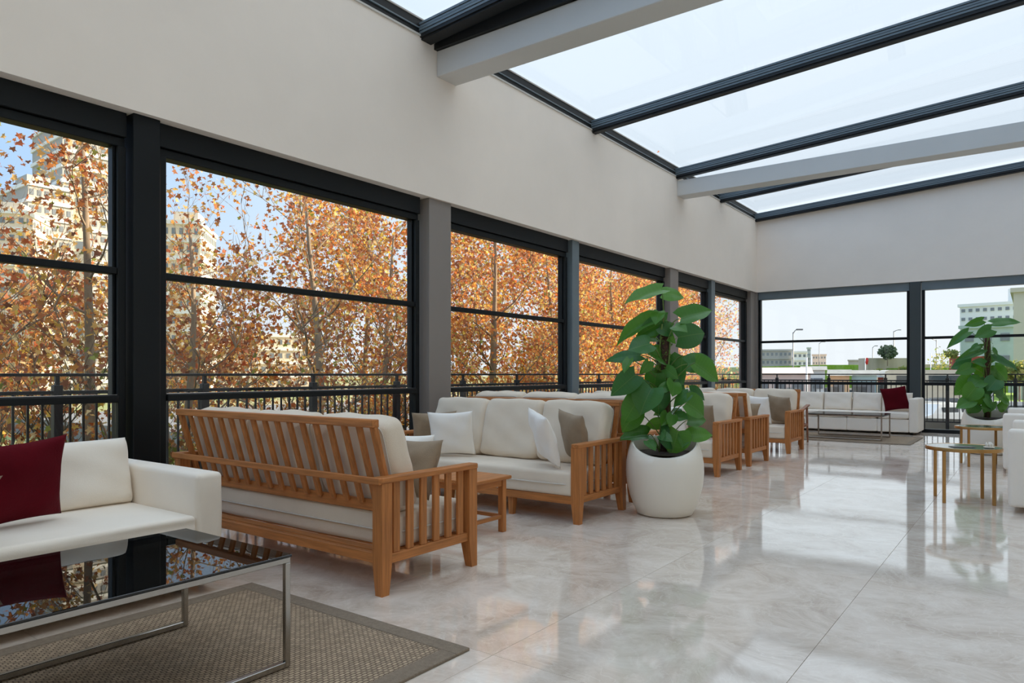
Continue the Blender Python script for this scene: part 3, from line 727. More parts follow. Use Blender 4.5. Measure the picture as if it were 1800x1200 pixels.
def rug(label, x0, x1, y0, y1):
    e = thing('rug', label, 'rug', ((x0 + x1) / 2, (y0 + y1) / 2, 0)); a, b = (x1 - x0) / 2, (y1 - y0) / 2; w = .085
    MB().box(-a + w, a - w, -b + w, b - w, 0, .009).obj('woven_field', 'rug_weave', e)
    g = MB()
    g.box(-a, a, -b, -b + w, 0, .013, None, 0, .003).box(-a, a, b - w, b, 0, .013, None, 0, .003).box(-a, -a + w, -b + w, b - w, 0, .013, None, 0, .003).box(a - w, a, -b + w, b - w, 0, .013, None, 0, .003)
    g.obj('border', 'rug_border', e)
rug('flat woven taupe rug with darker border under the near glass coffee table', -3.44, -1.89, -.4, 2.26)
rug('flat woven taupe rug in front of the long white sofa', -4.4, -1.62, 12.98, 14.62)

# ------------------------------------------------------------------ round brass tables
def round_table(label, loc, rz):
    e = thing('round_table', label, 'side table', loc, rz, 'round brass legged tables'); r = .30
    MB().lathe([(0, .474), (r - .003, .474), (r - .003, .492), (0, .492)], 56).obj('stone_top', 'stone_top', e, True, 40)
    MB().lathe([(r - .02, .462), (r, .462), (r, .490), (r - .003, .494), (r - .008, .490), (r - .008, .474), (r - .02, .474), (r - .02, .462)], 56).obj('brass_rim', 'brass', e, True, 40)
    for k in range(4):
        a = rad(45 + 90 * k); x, y = .268 * math.cos(a), .268 * math.sin(a)
        MB().box(x - .013, x + .013, y - .013, y + .013, 0, .463, None, 0, .002).obj('leg', 'brass', e)
    return e
round_table('round brass legged table holding a small white ornament', (-.525, 7.60, 0), rad(16))
round_table('round brass legged table behind the nearer one, before the smaller plant', (-.535, 10.66, 0), rad(16))
def ornament():
    e = thing('table_ornament', 'small white ceramic ornament on the nearest round table', 'ornament', (-.33, 7.55, .494))
    MB().lathe([(0, 0), (.035, 0), (.045, .008), (.04, .012), (0, .01)], 20).obj('dish', 'pot_white', e, True)
    m = MB(); rr = random.Random(3)
    for k in range(9):
        a = rr.uniform(0, 6.28); q = rr.uniform(0, .02); x, y = q * math.cos(a), q * math.sin(a)
        m.tube([(x, y, .008), (x * 1.6, y * 1.6, .03), (x * 1.2, y * 1.2, .05 + rr.uniform(-.01, .008))], [.007, .009, .002], 6)
    m.obj('blossom', 'pot_white', e, True)
ornament()
lf = MB().box(-.09, .09, -.055, .055, 0, .004).obj('leaflet', 'leaflet', None, loc=(-.53, 7.50, .4945)); lf.rotation_euler = (0, 0, rad(30)); tag(lf, 'small grey leaflet lying on the nearest round table', 'leaflet')

# ------------------------------------------------------------------ potted climbing plants
def leaf_mesh(seed):
    rr = random.Random(seed); nu, nv = 9, 3
    # heart outline half widths along the length (0 base .. 1 tip)
    prof = [.34, .49, .53, .53, .515, .475, .40, .29, .15, .0]
    back = [-.13, -.05, 0, 0, 0, 0, 0, 0, 0, 0]
    vs = []; fs = []; curl = rr.uniform(.12, .42); fold = rr.uniform(.05, .40); ph = rr.uniform(0, 6)
    for i in range(nu + 1):
        t = i / nu
        for j in range(-nv, nv + 1):
            s_ = j / nv; w = prof[i] * abs(s_); x = math.copysign(w, s_) if s_ else 0
            y = t + back[i] * abs(s_) ** 1.5
            if i == 0 and j == 0: y = .03
            z = -curl * (t ** 2) + fold * abs(x) * 1.2 - .25 * x * x + .018 * math.sin(t * 12 + ph + (2 if s_ > 0 else 0)) * abs(s_)
            vs.append((x, y, z))
    W_ = 2 * nv + 1
    for i in range(nu):
        for j in range(2 * nv): a = i * W_ + j; fs.append((a, a + 1, a + 1 + W_, a + W_))
    return MB().add(vs, fs).mesh('leaf', 'plant_leaf', True)
LEAVES = [leaf_mesh(100 + k) for k in range(7)]
def plant(label, base, potr, poth, pole_h, leaves, crop, d0, seed, wf=1.27, nfill=14, group='white pots with climbing plants'):
    rr = random.Random(seed); x0, y0 = base
    e = thing('potted_plant', label, 'plant', (x0, y0, 0), 0, group)
    k = potr / .33; h = poth
    prof = [(0, .004), (.20 * k, .0), (.235 * k, .012)]
    for z, r in ((.08, .268), (.16, .298), (.26, .322), (.36, .330), (.44, .326), (.52, .310), (.58, .292), (.61, .281)): prof.append((r * k, z / .61 * h))
    prof += [(.268 * k, h), (.258 * k, h - .02), (.27 * k, h - .10)]
    p = MB().lathe(prof, 64)
    # scooped rim : lower towards the camera-left quarter
    vd = (Vector((0, 0, 0)) - Vector((x0, y0, 0))).normalized(); sd_ = Vector((vd.x, vd.y, 0))
    vv = []
    for v in p.v:
        V = Vector(v); f = max(0, (V.z / h - .80) / .20); rdir = Vector((V.x, V.y, 0)); rdir = rdir.normalized() if rdir.length else rdir
        vv.append((V.x, V.y, V.z - .12 * f * max(0, rdir.dot(sd_) + .1) + .02 * f))
    p.v = vv; p.obj('pot', 'pot_white', e, True, 50)
    MB().lathe([(0, h - .085), (.262 * k, h - .095)], 32).obj('soil', 'soil', e, True)
    MB().tube([(0, 0, h - .1), (.006, 0, h + .3), (0, .005, pole_h)], [.036, .036, .033], 12).obj('moss_pole', 'moss_pole', e, True)
    # climbing main stems
    for a0 in (0, 2.2, 4.2):
        pts = [(.045 * math.cos(a0 + z * 3), .045 * math.sin(a0 + z * 3), z) for z in np.linspace(h - .1, pole_h - .02, 16)]
        MB().tube(pts, .007, 6).obj('main_stem', 'stem', e, True)
    m = MB()
    for _ in range(240):
        a = rr.uniform(0, 6.28); z = rr.uniform(pole_h - .5, pole_h - .12); r = rr.uniform(.035, .085); c = Vector((r * math.cos(a), r * math.sin(a), z))
        q = [c + Vector((rr.uniform(-1, 1), rr.uniform(-1, 1), rr.uniform(-1, 1))).normalized() * .012 for _ in range(3)]; m.add(q, [(0, 1, 2)])
    tag(m.obj('moss', 'moss', e), 'tuft of green moss on the pole', kind='stuff')
    ox, oy, sc = crop
    right = Vector((CA, SA, 0)); fwd = Vector((-SA, CA, 0)); B0 = Vector((x0, y0, 0))
    leaves = list(leaves); cu = (sum(l[0] for l in leaves) / len(leaves)); vv0 = min(l[1] for l in leaves) + 180; vv1 = max(l[1] for l in leaves)
    for k2 in range(nfill):
        a2 = rr.uniform(0, 6.28); bu2 = cu + rr.uniform(-70, 70); bv2 = rr.uniform(vv0, vv1); l2 = rr.uniform(60, 120)
        leaves.append((bu2, bv2, bu2 + l2 * math.cos(a2), bv2 + l2 * abs(math.sin(a2)) * .8, rr.uniform(45, 85)))
    for i, (bu, bv, tu, tv, w) in enumerate(leaves):
        pb = (ox + bu / sc, oy + bv / sc); pt = (ox + tu / sc, oy + tv / sc)
        near = rr.uniform(-.16, .20); db = d0 - near * .8 - .03
        L2 = math.hypot(pt[0] - pb[0], pt[1] - pb[1]) * d0 / F
        ddp = rr.uniform(-.35, .15) * max(L2, .1)
        if L2 < .12: ddp -= .08
        P0 = at_d(*pb, db); P1 = at_d(*pt, db + ddp); D = P1 - P0; Ln = D.length; y = D.normalized()
        nrm = (-fwd * rr.uniform(.7, 1.2) + Vector((0, 0, 1)) * rr.uniform(.2, 1.0) + right * rr.uniform(-.5, .5)); nrm = (nrm - y * nrm.dot(y)).normalized(); x = y.cross(nrm)
        wm = w * wf / sc * d0 / F
        M = Matrix(((x.x * wm, y.x * Ln, nrm.x * Ln, 0), (x.y * wm, y.y * Ln, nrm.y * Ln, 0), (x.z * wm, y.z * Ln, nrm.z * Ln, 0), (0, 0, 0, 1)))
        M.translation = P0 - B0
        o = link('leaf', LEAVES[i % 7], e); o.matrix_local = M
        pl = P0 - B0; zs = min(max(h - .02, pl.z - rr.uniform(.10, .22)), pole_h - .03); a = Vector((pl.x * .1, pl.y * .1, zs)); mid = a.lerp(pl, .55) + Vector((0, 0, .05))
        if pl.z < h + .05: a = Vector((pl.x * .3, pl.y * .3, h - .09)); mid = a.lerp(pl, .6) + Vector((0, 0, .08))
        pts = [a.lerp(mid, t).lerp(mid.lerp(pl, t), t) for t in (0, .2, .4, .6, .8, 1)]
        MB().tube(pts, [.0055, .005, .005, .0045, .004, .0035], 5).obj('petiole', 'stem', e, True)
    return e
PL1 = [(480,75,225,130,105),(480,100,635,100,95),(600,270,830,190,110),(580,400,805,350,140),(430,280,140,390,100),(515,280,320,360,105),(440,400,310,370,75),(400,440,250,470,120),(340,520,90,525,75),(260,545,215,630,50),(300,650,135,785,115),(390,560,345,650,60),(335,690,285,815,115),(480,540,405,480,120),(620,520,600,650,130),(650,580,835,540,110),(700,570,885,690,115),(490,670,655,740,95),(665,760,785,800,70),(660,780,550,850,65),(640,840,795,920,125),(650,960,785,950,90),(665,1060,830,1040,90),(590,1030,540,1195,150),(470,1050,600,1130,120),(385,1060,200,1050,95),(330,800,210,970,120),(410,740,320,900,160),(440,770,470,920,140),(310,900,205,1030,110),(550,900,620,915,60),(480,980,370,990,65),(640,1060,620,1125,70),(440,640,415,760,110),(550,630,640,700,130),(560,700,560,790,90),(380,1100,440,1150,60),(520,920,480,990,70),(500,830,400,860,120),(430,600,500,690,110),(460,220,430,280,70)]
plant('white rounded pot with a tall glossy leaved climbing plant, beside the second teak sofa', (-2.455, 5.43), .315, .60, 1.58, PL1, (1040, 490, 3.87), 5.83, 5)
PL2 = [(1530,310,1415,345,50),(1590,330,1785,290,70),(1585,370,1485,415,75),(1435,385,1293,468,55),(1520,500,1385,555,60),(1500,475,1458,500,40),(1590,510,1642,545,50),(1600,565,1785,625,75),(1455,585,1338,610,80),(1450,620,1358,655,70),(1600,620,1710,695,90),(1500,590,1550,690,110),(1465,690,1365,795,120),(1480,750,1415,840,110),(1610,790,1725,850,140),(1560,720,1480,810,110),(1455,840,1358,880,80),(1560,850,1560,918,90),(1640,850,1700,910,90),(1480,860,1430,915,90),(1540,600,1470,570,60),(1620,700,1560,770,100),(1600,740,1680,800,110),(1500,800,1440,880,90),(1520,700,1440,740,100),(1580,640,1640,660,70),(1540,820,1620,880,100)]
plant('smaller looking white pot with a climbing plant before the end windows, at the right', (-.56, 12.28), .325, .61, 1.73, PL2, (1320, 480, 3.75), 10.2, 9, 1.08, 6)

# ------------------------------------------------------------------ ground and background
g = MB().box(-900, 900, -300, 1500, -4.0, -3.0).obj('ground', 'ground'); tag(g, 'distant grassy and bare ground', kind='structure')
tag(bx('car_park_ground', 'asphalt', -60, 40, 19, 135, -3.0, -1.85), 'pale car park ground beyond the end terrace', kind='structure')
tag(bx('grass_verge', 'grass', -20, 20, 85, 134, -3, -1.75), 'green verge at the far side of the car park', kind='structure')
gb = MB(); gb.hexa([(-24, -30, -3.2), (-6.7, -30, -3.2), (-6.7, 23, -3.2), (-24, 23, -3.2)], [(-24, -30, -2.6), (-6.7, -30, -1.6), (-6.7, 23, -1.6), (-24, 23, -2.6)])
tag(gb.obj('garden_bank', 'grass'), 'garden bank under the autumn trees', kind='structure')

PAL = [((216, 148, 76), 6), ((192, 118, 66), 5), ((238, 192, 118), 4), ((170, 108, 76), 4), ((232, 190, 84), 2), ((194, 102, 54), 3), ((246, 214, 160), 2), ((146, 150, 66), 1), ((138, 86, 58), 3)]
PC = np.array([lin(c) for c, w in PAL for _ in range(w)])
LOB = [(0, 0, 0), (.0, -.12, 0), (.42, -.30, .05), (.36, .02, 0), (.62, .22, .08), (.28, .30, .02), (0, .75, -.1), (-.28, .30, .02), (-.62, .22, .08), (-.36, .02, 0), (-.42, -.30, .05)]
def leaf_cloud(name, pts, size, m, parent, cols, lob=True, kindstuff=True):
    n = len(pts); base = np.array(LOB if lob else [(0, -.5, 0), (.32, 0, .06), (0, .6, 0), (-.32, 0, .06)]); nb = len(base)
    q = NP.normal(size=(n, 4)); q /= np.linalg.norm(q, axis=1)[:, None]; w, x, y, z = q.T
    Rm = np.stack([np.stack([1 - 2 * (y * y + z * z), 2 * (x * y - w * z), 2 * (x * z + w * y)], 1), np.stack([2 * (x * y + w * z), 1 - 2 * (x * x + z * z), 2 * (y * z - w * x)], 1), np.stack([2 * (x * z - w * y), 2 * (y * z + w * x), 1 - 2 * (x * x + y * y)], 1)], 1)
    s = size * NP.uniform(.6, 1.25, n)
    V = np.einsum('nij,kj->nki', Rm, base) * s[:, None, None] + pts[:, None, :]
    V = V.reshape(-1, 3)
    if lob:
        tri = np.array([(0, a, a + 1) for a in range(1, nb - 1)] + [(0, nb - 1, 1)])
    else: tri = np.array([(0, 1, 2), (0, 2, 3)])
    T = (tri[None] + (np.arange(n) * nb)[:, None, None]).reshape(-1, 3)
    me = bpy.data.meshes.new(name); me.vertices.add(len(V)); me.vertices.foreach_set('co', V.astype(np.float32).ravel())
    me.loops.add(T.size); me.loops.foreach_set('vertex_index', T.astype(np.int32).ravel())
    me.polygons.add(len(T)); me.polygons.foreach_set('loop_start', np.arange(0, T.size, 3, dtype=np.int32))
    me.update(calc_edges=True)
    c = cols[NP.integers(0, len(cols), n)] * NP.uniform(.7, 1.2, (n, 1)); c = np.repeat(np.c_[np.clip(c, 0, 1), np.ones(n)], nb, 0)
    a = me.color_attributes.new('lc', 'FLOAT_COLOR', 'POINT'); a.data.foreach_set('color', c.astype(np.float32).ravel())
    me.materials.append(MATS[m]); o = link(name, me, parent)
    if kindstuff: o['kind'] = 'stuff'
    return o
def tree(label, x, y, z0, top, rad_, nleaf, seed, size=.072, lean=(0, 0), bark='bark', ivy=False, cols=PC, group=None, cat='tree', name='autumn_tree', crown0=None, tr=.09):
    rr = random.Random(seed); e = thing(name, label, cat, (x, y, z0), 0, group)
    H = top - z0; tips = []; m = MB()
    cz = crown0 - z0 if crown0 is not None else H * .3
    tp = []; 
    for i in range(9):
        t = i / 8; tp.append(Vector((lean[0] * t * H * .3 + .09 * math.sin(t * 6 + seed), lean[1] * t * H * .3 + .09 * math.cos(t * 5 + seed * 2), t * H * .93)))
    m.tube(tp, [tr * (1 - .85 * i / 8) + .008 for i in range(9)], 8)
    def branch(p, d, L, r, lv):
        n = 5; pts = [p]; dd = d.copy()
        for i in range(n):
            dd = (dd + Vector((rr.uniform(-.25, .25), rr.uniform(-.25, .25), rr.uniform(-.02, .24)))).normalized(); pts.append(pts[-1] + dd * L / n)
        m.tube(pts, [r * (1 - .75 * i / n) for i in range(n + 1)], 5 if lv < 2 else 3, False)
        if lv >= 2:
            for i in range(1, n + 1): tips.append(pts[i])
            return
        for k in range(5 if lv == 0 else 4):
            i = rr.randint(1, n); a = rr.uniform(0, 6.28); nd = (dd + Vector((math.cos(a), math.sin(a), rr.uniform(-.3, .6))) * .9).normalized()
            branch(pts[i], nd, L * rr.uniform(.42, .65), r * .5, lv + 1)
        tips.append(pts[-1])
    nb_ = 15
    for k in range(nb_):
        t = cz / H + (1 - cz / H) * (k + rr.random() * .6) / nb_; i = min(7, int(t / .93 * 8)) if t < .93 else 7
        f = min(1, t / .93 * 8 - i); p = tp[i].lerp(tp[i + 1], f); a = k * 2.4 + rr.uniform(-.5, .5)
        R_ = rad_ * math.sqrt(max(.12, 1 - ((t - (cz / H + .35)) / .72) ** 2))
        branch(p, Vector((math.cos(a), math.sin(a), rr.uniform(.35, .9))).normalized(), R_ * rr.uniform(.75, 1.05), tr * .38 * (1.1 - t), 0)
    m.obj('trunk', bark, e, True)
    T = np.array([tuple(t) for t in tips]); pts = T[NP.integers(0, len(T), nleaf)] + NP.normal(0, .13 + rad_ * .035, (nleaf, 3))
    leaf_cloud('foliage', pts, size, 'autumn', e, cols)
    if ivy:
        n = 700; tt = NP.uniform(0, .72, n); ar = np.array([tuple(p) for p in tp]); ii = np.clip((tt * 8).astype(int), 0, 7); ff = (tt * 8 - ii)[:, None]
        ctr = ar[ii] * (1 - ff) + ar[ii + 1] * ff; an = NP.uniform(0, 6.28, n); rr_ = NP.uniform(.5, 1.5, n) * (.16 - .10 * tt)
        leaf_cloud('ivy', ctr + np.stack([np.cos(an) * rr_, np.sin(an) * rr_, 0 * an], 1), .06, 'autumn', e, np.array([lin((52, 78, 34)), lin((74, 100, 44)), lin((44, 60, 32)), lin((110, 120, 50))]))
    return e
PC_LIT = np.clip(PC * np.array([1.28, 1.32, 1.15]), 0, .98)  # sunlit brightness put into the leaf colours of the farther trees
G1 = 'autumn plane trees outside the tree side windows'
Z0 = -2.2
# (x, y, top, radius, leaves, seed, label, extras)
TR = [
 (-9.6, 2.2, 2.8, 1.7, 2200, 1, 'low autumn tree with sparse leaves at the far left window edge', {}),
 (-9.7, 4.0, 4.8, 1.6, 3200, 2, 'autumn tree with an upright crown in the left window, in front of the tower blocks', dict(tr=.10)),
 (-8.6, 3.2, .9, .9, 700, 3, 'small ivy covered tree by the left railing post', dict(ivy=True, bark='bark_dark', tr=.12)),
 (-10.6, 5.9, 3.8, 1.4, 1400, 4, 'thin autumn tree just right of the dark window post', dict(lean=(.1, -.1))),
 (-10.2, 7.9, 4.6, 1.9, 2300, 5, 'pale trunked autumn tree filling the middle of the second window', dict(tr=.11)),
 (-9.2, 7.0, .8, .8, 700, 6, 'thin ivy covered tree left of the pale trunk', dict(ivy=True, bark='bark_dark')),
 (-10.8, 10.3, 4.5, 1.9, 4600, 7, 'dense autumn tree left of the first grey pier', {}),
 (-9.4, 9.3, 1.2, .9, 1200, 8, 'ivy covered tree beside the first grey pier', dict(ivy=True, bark='bark_dark')),
 (-10.2, 13.1, 5.2, 2.3, 11000, 9, 'pale trunked autumn tree in the window behind the second teak sofa', dict(tr=.12)),
 (-9.0, 11.4, 1.6, 1.0, 1300, 10, 'leaning ivy covered trunk in the window behind the second teak sofa', dict(ivy=True, bark='bark_dark', lean=(-.7, -.5))),
 (-9.4, 14.2, 1.8, 1.0, 1300, 18, 'upright ivy covered trunk right of the pale trunk', dict(ivy=True, bark='bark_dark')),
 (-10.6, 16.0, 5.1, 2.2, 11000, 11, 'dense autumn tree right of the pale trunk', {}),
 (-10.2, 19.0, 5.2, 2.2, 11000, 12, 'dense autumn tree behind the tall potted plant', {}),
 (-10.6, 22.4, 5.2, 2.3, 11000, 13, 'autumn tree seen through the window right of the tall plant', {}),
 (-10.4, 26.4, 5.0, 2.4, 10000, 14, 'farther autumn tree near the last side window', {}),
 (-13.2, 31.5, 4.6, 2.6, 9000, 15, 'farthest autumn tree in the last side window', {}),
 (-15.0, 4.5, 1.3, 2.4, 4500, 21, 'low autumn tree in the back row before the tower blocks', dict(size=.11)),
 (-15.0, 8.6, 1.6, 2.4, 5000, 22, 'low autumn tree in the back row behind the second window', dict(size=.11)),
 (-14.5, 13.0, 5.2, 2.8, 9000, 16, 'autumn tree in the back row left of the middle', dict(size=.11)),
 (-14.5, 18.5, 5.8, 3.2, 10000, 17, 'autumn tree in the back row behind the grey pier', dict(size=.11)),
 (-15.0, 25.0, 6.0, 3.2, 10000, 19, 'autumn tree in the back row behind the tall plant', dict(size=.11)),
 (-17.5, 35.0, 5.2, 3.0, 8000, 20, 'autumn tree in the back row at the far end', dict(size=.12)),
]
for x, y, top, r_, n, sd2, lab, kw in TR: tree(lab, x, y, Z0, top, r_, n, sd2, group=G1, **({'crown0': -1.0, 'cols': PC_LIT if y > 9 else PC} | kw))
# shrubs under the trees
SC1 = np.array([lin(c) for c in ((120, 128, 58), (160, 150, 74), (150, 106, 66), (172, 120, 70), (96, 104, 52), (186, 170, 84), (140, 92, 62))])
for k in range(15):
    y = -1.5 + k * 2.1; x = -9.2 - (k % 3) * 1.1
    e = thing('shrub', 'green and brown leaved shrub behind the terrace railing, %s from the left' % ['first', 'second', 'third', 'fourth', 'fifth', 'sixth', 'seventh', 'eighth', 'ninth', 'tenth', 'eleventh', 'twelfth', 'thirteenth', 'fourteenth', 'fifteenth'][k], 'shrub', (x, y, -2.1), 0, 'shrubs behind the terrace railing')
    n = 3000 if k < 8 else 1600; a = NP.normal(size=(n, 3)); a /= np.linalg.norm(a, axis=1)[:, None]; a *= NP.uniform(.5, 1, (n, 1)); P_ = a * np.array([1.0, 1.5, 1.35]) + np.array([0, 0, 1.25 + .15 * (k % 2)])
    st = MB()
    for q in range(6): st.tube([(0, 0, 0), (P_[q][0] * .5, P_[q][1] * .5, 1.0), tuple(P_[q])], [.03, .02, .008], 5)
    st.obj('stem', 'bark_dark', e, True); leaf_cloud('foliage', P_, .08, 'autumn', e, SC1)

# ------------------------------------------------------------------ buildings
def building(name, label, cx, cy, w, d, z0, h, rz, wall, nf, nc, ww, wh, bands=True, group=None, side=True, roofbox=None, band_mat='bld_white', nside=None, recess=.12, z_first=.5):
    e = thing(name, label, 'building', (cx, cy, z0), rz, group)
    MB().box(-w / 2, w / 2, 0, d, 0, h).obj('wall', wall, e)
    fh = h / nf
    if bands:
        b = MB()
        for k in range(nf + 1): b.box(-w / 2 - .35, w / 2 + .35, -.45, d + .3, k * fh - .25, k * fh + fh * .16)
        b.obj('floor_band', band_mat, e)
    wmh = MB().box(-ww / 2, ww / 2, -recess, .1, -wh / 2, wh / 2).mesh('window', 'window_dark')
    fr = MB().box(-ww / 2 - .12, ww / 2 + .12, -recess - .06, 0, -wh / 2 - .16, -wh / 2 - .04).mesh('window_sill', 'bld_white')
    for k in range(nf):
        for c in range(nc):
            o = link('window', wmh, e, (-w / 2 + w * (c + .5) / nc, 0, (k + .5) * fh + fh * .06))
    if side:
        ns = nside or max(2, int(nc * d / w))
        for k in range(nf):
            for c in range(ns):
                o = link('window', wmh, e, (w / 2, d * (c + .5) / ns, (k + .5) * fh + fh * .06)); o.rotation_euler = (0, 0, rad(90))
                if side == 2: o = link('window', wmh, e, (-w / 2, d * (c + .5) / ns, (k + .5) * fh + fh * .06)); o.rotation_euler = (0, 0, rad(-90))
    MB().box(-w / 2 - .3, w / 2 + .3, -.3, d + .3, h, h + .5).obj('parapet', wall, e)
    if roofbox: 
        x0, x1, hh = roofbox; MB().box(x0, x1, d * .3, d * .7, h + .5, h + .5 + hh).obj('roof_house', wall, e)
    return e
def bld_px(name, label, u0, u1, vtop, dist, depth, wall, nf, nc, z0=-20, yaw=0, **k):
    p0, p1 = at_d(u0, vtop, dist), at_d(u1, vtop, dist); c = (p0 + p1) / 2; ta = math.atan(((u0 + u1) / 2 - 900) / F); w = (p1 - p0).length * math.cos(ta) / max(.3, math.cos(yaw)); yaw -= ta
    fh = (p0.z - z0) / nf
    return building(name, label, c.x, c.y, w, depth, z0, p0.z - z0, ANG + yaw, wall, nf, nc, w / max(1, nc) * .5, fh * .34, **k)
TB = 'apartment towers behind the autumn trees'
bld_px('apartment_tower', 'sunlit cream apartment block at the left edge, behind the autumn trees', -70, 46, 372, 150, 20, 'bld_cream', 15, 7, yaw=rad(-22), group=TB, roofbox=(-3, 3, 3))
bld_px('apartment_tower', 'stepped banded apartment block left of the tallest tower', 50, 128, 330, 165, 18, 'bld_gray', 17, 6, yaw=rad(20), group=TB, roofbox=(-3, 2, 3))
bld_px('apartment_tower', 'tallest banded apartment tower in the left window', 112, 236, 225, 180, 22, 'bld_gray', 22, 8, yaw=rad(20), group=TB, roofbox=(-4, 3, 4))
bld_px('apartment_tower', 'narrow sunlit cream stair tower in front of the tall banded block', 128, 152, 300, 150, 8, 'bld_cream', 14, 1, group=TB, bands=False, side=False)
bld_px('apartment_tower', 'sunlit cream apartment tower just right of the dark window post', 272, 352, 392, 150, 16, 'bld_cream', 14, 6, yaw=rad(-14), group=TB, roofbox=(-2, 3, 3))
bld_px('apartment_block', 'low pale apartment block far behind the trees in the second window', 352, 560, 590, 210, 18, 'bld_cream', 8, 14, yaw=rad(6), group=TB)
bld_px('apartment_block', 'hazy grey balconied apartment block beyond the car park', 1338, 1392, 616, 330, 16, 'bld_gray', 4, 7, z0=-3, yaw=rad(4), nside=3, band_mat='bld_gray')
bld_px('apartment_block', 'white framed apartment block beside the grey one beyond the car park', 1394, 1418, 619, 310, 16, 'bld_white', 4, 3, z0=-3, nside=3)
bld_px('tower_building', 'narrow hazy green tower under construction beyond the car park', 1419, 1425, 612, 340, 10, 'net_green', 8, 2, z0=-3, bands=False, side=False)
bld_px('pink_building', 'pale pink building with a sloping outline beyond the car park', 1428, 1452, 624, 330, 12, 'bld_pink', 5, 5, z0=-3, bands=False, side=False)
bld_px('long_building', 'long low grey building on the horizon behind the grass', 1491, 1525, 634, 300, 8, 'bld_gray', 1, 8, z0=-3, bands=False, side=False)
bld_px('office_building', 'large hazy white building with rows of windows behind the smaller plant', 1686, 1790, 537, 120, 30, 'bld_white', 10, 8, z0=-2, yaw=rad(-12), bands=False, side=False, roofbox=(1, 9, 3))  # pale wall colour carries the distance haze
bld_px('netted_facade', 'grey green netted lower facade in front of the large white building', 1688, 1782, 576, 112, 4, 'net_green', 3, 3, z0=-2, yaw=rad(-12), bands=False, side=False)
bld_px('beige_building', 'tall plain beige building cut by the right edge of the frame', 1781, 1850, 512, 80, 20, 'beige_plain', 6, 0, z0=-2, yaw=rad(0), bands=False, side=False)
# long retaining wall and grass slope
def slab_px(name, label, cat, m, u0, u1, v0, v1, dist, depth, kind=None, top=None, yaw=0):
    p0, p1 = at_d(u0, v0, dist), at_d(u1, v1, dist); w = (Vector((p1.x, p1.y, 0)) - Vector((p0.x, p0.y, 0))).length
    e = MB().box(-w / 2, w / 2, 0, depth, -3.0, p0.z, None, 0, .03).obj(name, m); e.location = ((p0.x + p1.x) / 2, (p0.y + p1.y) / 2, 0); e.rotation_euler = (0, 0, ANG + yaw)
    tag(e, label, cat if not kind else None, kind=kind); return e
slab_px('retaining_wall', 'long tan retaining wall on the rise beyond the car park', 'wall', 'tan_wall', 1524, 1602, 629, 652, 120, 3)
slab_px('retaining_wall', 'long tan boundary wall seen through the right hand end window', 'wall', 'tan_wall', 1618, 1700, 640, 646, 150, 3)
slab_px('grass_slope', 'bright green grass slope beyond the sheds', None, 'grass', 1440, 1526, 641, 672, 150, 60, kind='structure')
slab_px('grass_slope', 'bright green grass strip behind the vans', None, 'grass', 1330, 1440, 644, 672, 160, 60, kind='structure')
slab_px('grass_slope', 'green field behind the vans at the right', None, 'grass', 1618, 1830, 646, 676, 110, 40, kind='structure')
slab_px('low_fence', 'red painted site hoarding before the large white building', 'fence', 'red_roof', 1676, 1740, 626, 634, 100, 1)

def shed(label, u0, u1, vroof, veave, vbot, dist, depth, wall, roof, nwin=2, yaw=0, door=True):
    ta = math.atan(((u0 + u1) / 2 - 900) / F); yaw -= ta; p0, p1 = at_d(u0, veave, dist), at_d(u1, veave, dist); w = (p1 - p0).length * math.cos(ta); zt = at_d(u0, vroof, dist).z; zb = -1.85; h = p0.z - zb
    e = thing('shed', label, 'shed', ((p0.x + p1.x) / 2, (p0.y + p1.y) / 2, zb), ANG + yaw)
    MB().box(-w / 2, w / 2, 0, depth, 0, h).obj('wall', wall, e)
    m = MB(); t = zt - p0.z; m.add([(-w / 2 - .2, -.3, h), (w / 2 + .2, -.3, h), (w / 2 + .2, depth + .2, h), (-w / 2 - .2, depth + .2, h), (-w / 2 - .2, depth / 2, h + t), (w / 2 + .2, depth / 2, h + t)], [(0, 1, 5, 4), (2, 3, 4, 5), (0, 4, 3), (1, 2, 5), (0, 3, 2, 1)]); m.obj('roof', roof, e)
    for k in range(nwin):
        x = -w / 2 + w * (k + .6) / (nwin + .3); MB().box(x - .4, x + .4, -.06, .05, h * .5, h * .78).obj('window', 'window_dark', e)
    if door: MB().box(w / 2 - 1.6, w / 2 - .7, -.06, .05, 0, min(2, h * .8)).obj('door', 'roof_gray', e)
    return e
shed('long low white building with two small dark windows at the left of the car park', 1322, 1424, 645, 656, 690, 52, 7, 'bld_pink', 'bld_pink', 3)
shed('tan fronted shed with a grey roof in the middle of the car park', 1458, 1493, 649, 660, 692, 55, 6, 'shed_tan', 'roof_gray', 1)
shed('pale blue shed beside the tan one', 1497, 1541, 650, 659, 692, 55, 6, 'shed_blue', 'roof_gray', 2)
shed('small brown site hut behind the end railing', 1543, 1580, 656, 663, 692, 60, 6, 'red_roof', 'roof_gray', 2)
